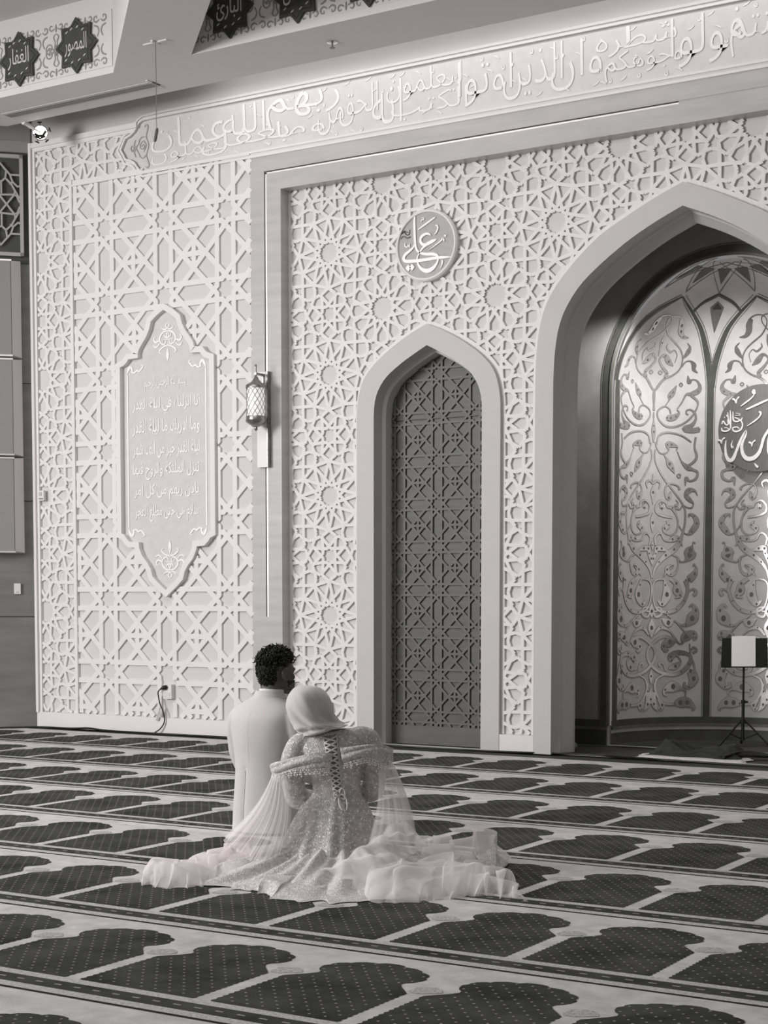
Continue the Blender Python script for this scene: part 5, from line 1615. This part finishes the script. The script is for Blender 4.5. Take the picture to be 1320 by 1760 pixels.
# gown bodice and seated skirt in one
def fold_gown(an, t):
    lo = max(0, 1-t*2.0)
    return 1 + lo**.8*(.075*(1-1.6*abs(sin(4.5*an+.5)))+.035*sin(15*an+1.3)+.025*sin(23*an))
G = [(.0,.0,.02,.31,.30),(.03,-.005,.0,.298,.285),(.08,-.012,-.01,.265,.255),(.14,-.012,-.005,.232,.215),(.20,-.008,.0,.208,.185),(.26,-.003,.0,.186,.158),(.32,.002,.0,.154,.124),(.36,.008,0,.122,.096),(.40,.010,0,.114,.092),(.46,.006,0,.119,.096),(.53,.0,0,.138,.104),(.59,-.006,.0,.160,.098),(.625,-.008,0,.163,.086),(.650,-.010,0,.146,.072),(.668,-.012,.0,.110,.062),(.676,-.012,.0,.06,.05)]
G = [tuple(r) for r in spline(G, 3)]
mb = MB(); mb.loft(G, 140, fold_gown)
mb.v = [(x, y, z+max(0, z-.5)/.17*.16*x) for x, y, z in mb.v]   # the right shoulder is held higher
for sx, sh in ((-1, [(-.075,.0,.632),(-.145,.002,.620),(-.192,.004,.56),(-.200,.012,.48),(-.194,.035,.40),(-.176,.075,.345),(-.125,.18,.325),(-.075,.29,.302)]),
               (1, [(.085,.0,.648),(.138,.002,.644),(.172,.006,.60),(.190,.014,.51),(.188,.04,.435),(.172,.08,.380),(.12,.18,.345),(.075,.29,.31)])):
    sp = spline([(*p, r) for p, r in zip(sh, [.036,.052,.056,.055,.055,.056,.044,.036])], 5)
    mb.tube([p[:3] for p in sp], [p[3]*(1+.035*sin(i*1.1)) for i, p in enumerate(sp)], 24)
gown = to_mesh(fuse(mb, .0062, 2), 'gown', M_GOWN, bride)
def gsurf(z, x, off):
    """point of the gown's back at height z and sideways x"""
    for a, b in zip(G, G[1:]):
        if a[0] <= z <= b[0]:
            f = (z-a[0])/(b[0]-a[0]); q = [i+(j-i)*f for i, j in zip(a, b)]
            cx_ = max(-.98, min(.98, (x-q[1])/q[3]))
            return Vector((x, q[2]-(q[4]+off)*sqrt(1-cx_*cx_), z+max(0, z-.5)/.17*.16*x))
    return Vector((x, -.08-off, z))
# lacing
def lx(z, s):
    t = (z-.357)/(.662-.357)
    return (.006-.056*t if s < 0 else .040-.028*t)
mb = MB()
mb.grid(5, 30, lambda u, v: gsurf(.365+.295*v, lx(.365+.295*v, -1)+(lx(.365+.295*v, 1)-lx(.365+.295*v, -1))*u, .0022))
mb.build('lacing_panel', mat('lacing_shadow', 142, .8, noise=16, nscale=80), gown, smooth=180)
mb = MB(); nl = 12
for k in range(nl):
    z0_, z1_ = .652-.290*k/nl, .652-.290*(k+1)/nl
    for a, b in ((-1, 1), (1, -1)):
        p = [gsurf(z0_+(z1_-z0_)*t, lx(z0_, a)+(lx(z1_, b)-lx(z0_, a))*t, .006+.004*sin(pi*t)) for t in (0, .25, .5, .75, 1)]
        mb.tube(p, .0044, 6)
for s_ in (-1, 1):
    mb.tube([gsurf(.36+.30*i/20, lx(.36+.30*i/20, s_), .004) for i in range(21)], .0028, 6)
zb = .372
for pts in ([(.022,zb,.012),(.034,zb+.040,.026),(.050,zb+.030,.030),(.050,zb-.01,.024),(.030,zb-.004,.014)], [(.020,zb,.012),(.010,zb+.022,.024),(.000,zb+.008,.024),(.016,zb-.004,.014)],
            [(.022,zb,.014),(.040,zb+.012,.026),(.060,zb-.015,.030),(.062,zb-.055,.026),(.050,zb-.060,.024)], [(.022,zb,.014),(.026,zb-.03,.022),(.036,zb-.052,.024),(.052,zb-.058,.024)]):
    mb.tube([gsurf(z, x, o) for x, z, o in pts], .0038, 6, sub=4)
mb.build('lacing', M_LACE, bride, smooth=180)

# headscarf: one cloth from the crown round the neck, its folds sweeping down to the right
mb = MB()
SCF = [(-.116,.0,.886,.012,.012),(-.118,.0,.882,.045,.050),(-.119,.0,.868,.073,.082),(-.119,.0,.846,.092,.102),(-.118,.0,.815,.104,.116),(-.116,.0,.780,.108,.120),(-.110,.0,.747,.104,.116),(-.096,-.002,.722,.103,.112),(-.078,-.004,.706,.112,.112),(-.066,-.004,.693,.118,.114),(-.060,-.004,.680,.116,.110),(-.058,-.002,.668,.110,.100),(-.056,.0,.660,.092,.085)]
SCF = [tuple(r) for r in spline(SCF, 5)]
rings = []
for j, (cx_, cy_, cz_, rx_, ry_) in enumerate(SCF):
    t_ = j/(len(SCF)-1); row = []
    lw = max(0, min(1, (t_-.18)/.35))
    for k in range(120):
        an = 2*pi*k/120
        bk = .5-.5*sin(an)                       # 1 at the back
        ph = 4.0*an - 11.0*t_
        dsp = lw*(.45+.55*bk)*(.017*sin(ph+.6)+.010*sin(2.1*ph+1.3)+.004*sin(an*9-20*t_))
        dsp += .016*max(0, t_-.62)/.38*sin(26*t_+2.0*an)
        # the hollow where the cloth is drawn in at the left
        dsp -= .022*math.exp(-((an-4.05)/.22)**2-((t_-.80)/.07)**2)
        x = cx_+(rx_+dsp)*cos(an); y = cy_+(ry_+dsp)*sin(an)
        tilt = (.24*max(0, t_-.5)/.5)
        row.append((x, y, cz_+(x+.085)*tilt-(.10*(x+.12)*(1-t_))))
    rings.append(row)
mb.skin(rings)
sc_ = to_mesh(fuse(mb, .006, 2), 'headscarf', M_SCARF, bride)

# beaded swag across the shoulders, bead fringe
def swag(top, bot, wrap):
    T_, B_ = spline(top, 6), spline(bot, 6)
    n = min(len(T_), len(B_))
    T_, B_ = resample(T_, 50), resample(B_, 50)
    def f(u, v):
        i = min(49, int(round(u*49)))
        a, b = Vector(T_[i]), Vector(B_[i])
        p = a+(b-a)*v
        p.y -= .016*sin(pi*v)+.007*sin(v*13+u*5)*sin(pi*v)**.5
        return p
    return f, B_
mbs, mbb = MB(), MB()
SW = [([(-.300,-.02,.508),(-.285,-.055,.522),(-.225,-.085,.540),(-.12,-.118,.572),(-.045,-.122,.580),(-.008,-.112,.574)], [(-.292,-.02,.478),(-.275,-.060,.462),(-.228,-.092,.480),(-.175,-.108,.492),(-.10,-.120,.497),(-.015,-.112,.505)]),
      ([(.030,-.108,.598),(.10,-.112,.606),(.17,-.092,.614),(.22,-.060,.612),(.268,-.02,.592),(.272,.02,.585)], [(.046,-.108,.522),(.10,-.112,.538),(.155,-.098,.550),(.20,-.080,.532),(.24,-.050,.515),(.272,.0,.525)])]
random.seed(4)
for top, bot in SW:
    f, Bp = swag(top, bot, 0)
    mbs.grid(50, 14, f)
    for i in range(1, 49):
        p = Vector(Bp[i])
        for k in range(random.choice((2, 3, 3, 4))):
            mbb.ball(p + Vector((random.uniform(-.004, .004), -.010-random.uniform(0, .008), .004-.0095*k)), .0043, 6, 4)
sw = mbs.build('swag', M_SWAG, bride, smooth=180)
mo = sw.modifiers.new('s', 'SOLIDIFY'); mo.thickness = .006
mbb.build('bead_fringe', mat('pearl_bead', 244, .15), sw, smooth=180)

# ------------------------------------------------------------------ tulle
def hashn(x, y, s=0):
    return sin(x*12.9+s)*sin(y*9.7+s*2.1)+.6*sin(x*23.1-y*7.3+s*3)+.4*sin(x*6.1+y*31.7+s)
def creased(x, y, s=0):
    """sharp creases: folded sine ridges"""
    a = abs(sin(x*9+y*5+s+1.3*sin(y*6+s)))
    b = abs(sin(-x*6+y*11+2*s+1.1*sin(x*7)))
    c = abs(sin(x*19-y*13+s*1.7+sin(y*15+x*4)))
    return (1-a)*.55+(1-b)*.5+(1-c)*.30
HEM = [(-.02,-.735),(.20,-.755),(.42,-.70),(.60,-.60),(.70,-.40),(.72,-.10),(.66,.15),(.50,.30),(.20,.30),(-.10,.28),(-.35,.26),(-.55,.20),(-.72,.02),(-.76,-.20),(-.66,-.38),(-.50,-.42),(-.36,-.52),(-.18,-.66)]
# beaded underskirt lying round the seated bride
mb = MB()
HS = spline(HEM, 8, True)
HS = resample(HS+HS[:1], 220)
def under(u, v):
    hx, hy = HS[int(round(u*219))]
    an = atan2(hy, hx)
    x, y = .17*cos(an)*1.1+(hx*.97-.17*cos(an))*v, .15*sin(an)+(hy*.97-.15*sin(an))*v
    z = .16*(1-v)**2.2+.045*sin(pi*v)**.8*(.55+.28*sin(an*17+2*v)+.17*sin(an*9-3*v)) + .010*sin(pi*v)*sin(an*31+6*v)
    if v > .94: z *= .5
    return (x, y, max(.006, z))
mb.grid(220, 34, under)
mb.build('underskirt', M_TULLEIN, bride, smooth=180)
def puff(name, front, back, h, k, sd, material, nu=130, nv=64, skew=0.0):
    """a soft arched fold of net lying between its front and back lines on the carpet"""
    A, B = resample(spline(front, 8), nu), resample(spline(back, 8), nu)
    mb = MB()
    rg = lambda q, s_=.02: 1.08-sqrt(sin(q)**2+s_)
    def f(u, v):
        i = int(round(u*(nu-1)))
        a, b = A[i], B[i]
        x, y = a[0]+(b[0]-a[0])*v, a[1]+(b[1]-a[1])*v
        prof = sin(pi*v**.92)**1.15 if 0 < v < 1 else 0
        tp = min(1, sin(pi*min(1, max(0, u)))*2.4+.10)
        wx, wy = x+.05*sin(9*y+sd), y+.05*sin(8*x+sd*2)
        env = .62+.38*sin(7.1*wx+sd)*sin(5.3*wy+sd*1.7)
        a1 = sd*1.9
        d1 = wx*cos(a1)+wy*sin(a1); d2 = wx*cos(a1+1.1)+wy*sin(a1+1.1); d3 = wx*cos(a1+2.3)+wy*sin(a1+2.3)
        soft = .30 if material is M_TULLEIN else .05
        r1 = rg(k*4.6*d1+sd, soft); r2 = rg(k*3.7*d2+2*sd, soft); r3 = rg(k*7.6*d3+sd*3, soft*.5)
        r4 = rg(k*14*d1+3*d2*4, .004); r5 = rg(k*17*d2+sd, .004)
        z = h*prof*tp*env*(.42+.36*r1+.32*r2+.12*r3+(.035*(r4+r5) if soft < .1 else .06))
        x += .030*sin(k*3.3*pi*u+sd)*prof+.016*sin(41*u+sd)*(1-v); y += .024*sin(k*4.1*pi*u+1.7+sd)*(1-v)+.012*sin(57*u)*(1-v)
        return (x, y, max(.005, z+.004))
    mb.grid(nu, nv, f)
    return mb.build(name, material, bride, smooth=180)
def sheet_between(name, A, B, nu, nv, disp, material, bulge=(0, 0, 0)):
    """net hanging between two edge curves"""
    A, B = resample(spline(A, 6), nu), resample(spline(B, 6), nu)
    mb = MB()
    def f(u, v):
        i = int(round(u*(nu-1)))
        a, b = Vector(A[i]), Vector(B[i])
        p = a+(b-a)*v + Vector(bulge)*sin(pi*v)
        return p + Vector(disp(u, v))
    mb.grid(nu, nv, f)
    return mb.build(name, material, bride, smooth=180)
# left cape, gathered at the end of the swag and fanning out to the floor
for k, (sd, off) in enumerate(((0.3, 0), (2.2, -.03), (4.4, .03))):
    sheet_between('cape_tulle', [(-.288,-.045+off*.3,.480),(-.268,-.075+off*.3,.478),(-.248,-.088+off*.3,.480),(-.228,-.095+off*.3,.482)],
                  [(-.53,.06+off,.150),(-.46,-.06+off,.115),(-.38,-.13+off,.090),(-.31,-.15+off,.060),(-.245,-.12+off,.10)], 80, 40,
                  lambda u, v, sd=sd: (.012*v*sin(u*34+sd), .020*v*sin(u*41+sd*3)+.010*v*sin(u*90), .006*v*sin(u*29)), M_TULLE, (.035, -.03, .0))
puff('tulle_fold', [(-.88,-.34),(-.80,-.42),(-.70,-.47),(-.59,-.39),(-.50,-.22)], [(-.86,-.05),(-.80,.05),(-.70,.10),(-.60,.14),(-.52,.15)], .125, 3.3, .4, M_TULLE2)
puff('tulle_fold', [(-.86,-.30),(-.78,-.36),(-.68,-.42),(-.52,-.36),(-.42,-.20)], [(-.88,.02),(-.78,.10),(-.66,.16),(-.54,.20),(-.44,.18)], .150, 2.3, 1.9, M_TULLE)
puff('tulle_fold', [(-.70,-.02),(-.55,-.16),(-.42,-.12),(-.30,.02)], [(-.68,.30),(-.58,.36),(-.46,.36),(-.34,.32)], .165, 2.6, 3.1, M_TULLE2)
puff('tulle_fold', [(-.74,-.12),(-.60,-.22),(-.44,-.26),(-.28,-.16)], [(-.74,.20),(-.60,.28),(-.44,.30),(-.30,.26)], .140, 2.2, 5.2, M_TULLE)
puff('tulle_fold', [(-.52,-.32),(-.39,-.53),(-.34,-.47),(-.25,-.63),(-.14,-.40)], [(-.48,-.08),(-.38,-.02),(-.27,.0),(-.15,-.02)], .080, 2.6, 2.2, M_TULLEIN)
puff('tulle_fold', [(-.335,-.50),(-.24,-.72),(-.09,-.765),(.05,-.80),(.18,-.73),(.26,-.48)], [(-.30,-.24),(-.15,-.20),(.016,-.19),(.18,-.15),(.26,-.12)], .085, 3.0, .9, M_TULLEIN)
puff('tulle_fold', [(-.10,-.30),(.08,-.52),(.21,-.80),(.33,-.79),(.48,-.72),(.60,-.59)], [(.03,.0),(.20,.10),(.35,.14),(.52,.12),(.63,.05)], .19, 2.6, 4.4, M_TULLE2, skew=.5)
puff('tulle_fold', [(-.06,-.34),(.10,-.55),(.26,-.77),(.40,-.74),(.56,-.64),(.70,-.48)], [(.06,-.08),(.20,.04),(.36,.08),(.54,.04),(.70,-.05)], .165, 3.0, 1.4, M_TULLE, skew=-.4)
puff('tulle_fold', [(.44,-.73),(.587,-.66),(.697,-.54),(.80,-.68)], [(.51,-.24),(.63,-.18),(.73,-.22),(.80,-.45)], .135, 2.4, 2.7, M_TULLE)
puff('tulle_fold', [(.32,-.10),(.51,-.12),(.68,-.02),(.82,.22)], [(.40,.38),(.54,.42),(.69,.42),(.84,.36)], .175, 2.6, 5.9, M_TULLE2)
puff('tulle_fold', [(.40,-.22),(.58,-.20),(.74,-.08),(.80,.10)], [(.42,.20),(.56,.28),(.70,.30),(.82,.28)], .150, 2.9, 3.6, M_TULLEIN)
puff('tulle_fold', [(.36,.25),(.46,.20),(.58,.30)], [(.40,.52),(.47,.56),(.55,.50)], .185, 1.5, .8, M_TULLE2)
# right cape falling from the swag to the floor
for k, (sd, off) in enumerate(((1.3, 0), (3.2, .04), (5.0, -.03))):
    sheet_between('cape_tulle', [(.205,-.05+off*.4,.530),(.235,-.03+off*.4,.520),(.262,.0+off*.4,.525),(.272,.03+off*.4,.53)],
                  [(.17,-.22+off,.175),(.25,-.20+off,.165),(.33,-.10+off,.150),(.385,.05+off,.13)], 70, 40,
                  lambda u, v, sd=sd: (.010*v*sin(u*19+sd), .018*v*sin(u*23+sd*3), .0), M_TULLE, (.02, -.02, .0))
# the net drawn from the right cape across the lap
sheet_between('cape_tulle', [(.27,-.17,.250),(.20,-.245,.205),(.11,-.285,.150),(.02,-.32,.095),(-.09,-.36,.04)], [(.44,-.22,.165),(.38,-.32,.15),(.32,-.42,.125),(.24,-.52,.085),(.12,-.58,.035)], 90, 50,
              lambda u, v: (.0, .010*sin(u*17+v*5), .016*sin(u*13+v*7)*sin(pi*v)+.008*sin(u*29-v*9)), M_TULLE2, (0, -.02, .045))
puff('tulle_fold', [(.10,-.50),(.30,-.74),(.50,-.68),(.74,-.56)], [(.14,-.20),(.34,-.10),(.54,-.08),(.76,-.24)], .165, 2.2, 7.9, M_TULLE)
puff('tulle_fold', [(-.87,-.33),(-.72,-.46),(-.56,-.36),(-.40,-.26)], [(-.88,-.06),(-.72,.06),(-.56,.10),(-.42,.06)], .130, 2.0, 8.6, M_TULLE)
puff('tulle_fold', [(.50,-.60),(.66,-.64),(.86,-.74)], [(.54,-.34),(.70,-.44),(.86,-.70)], .11, 1.6, 2.2, M_TULLE)
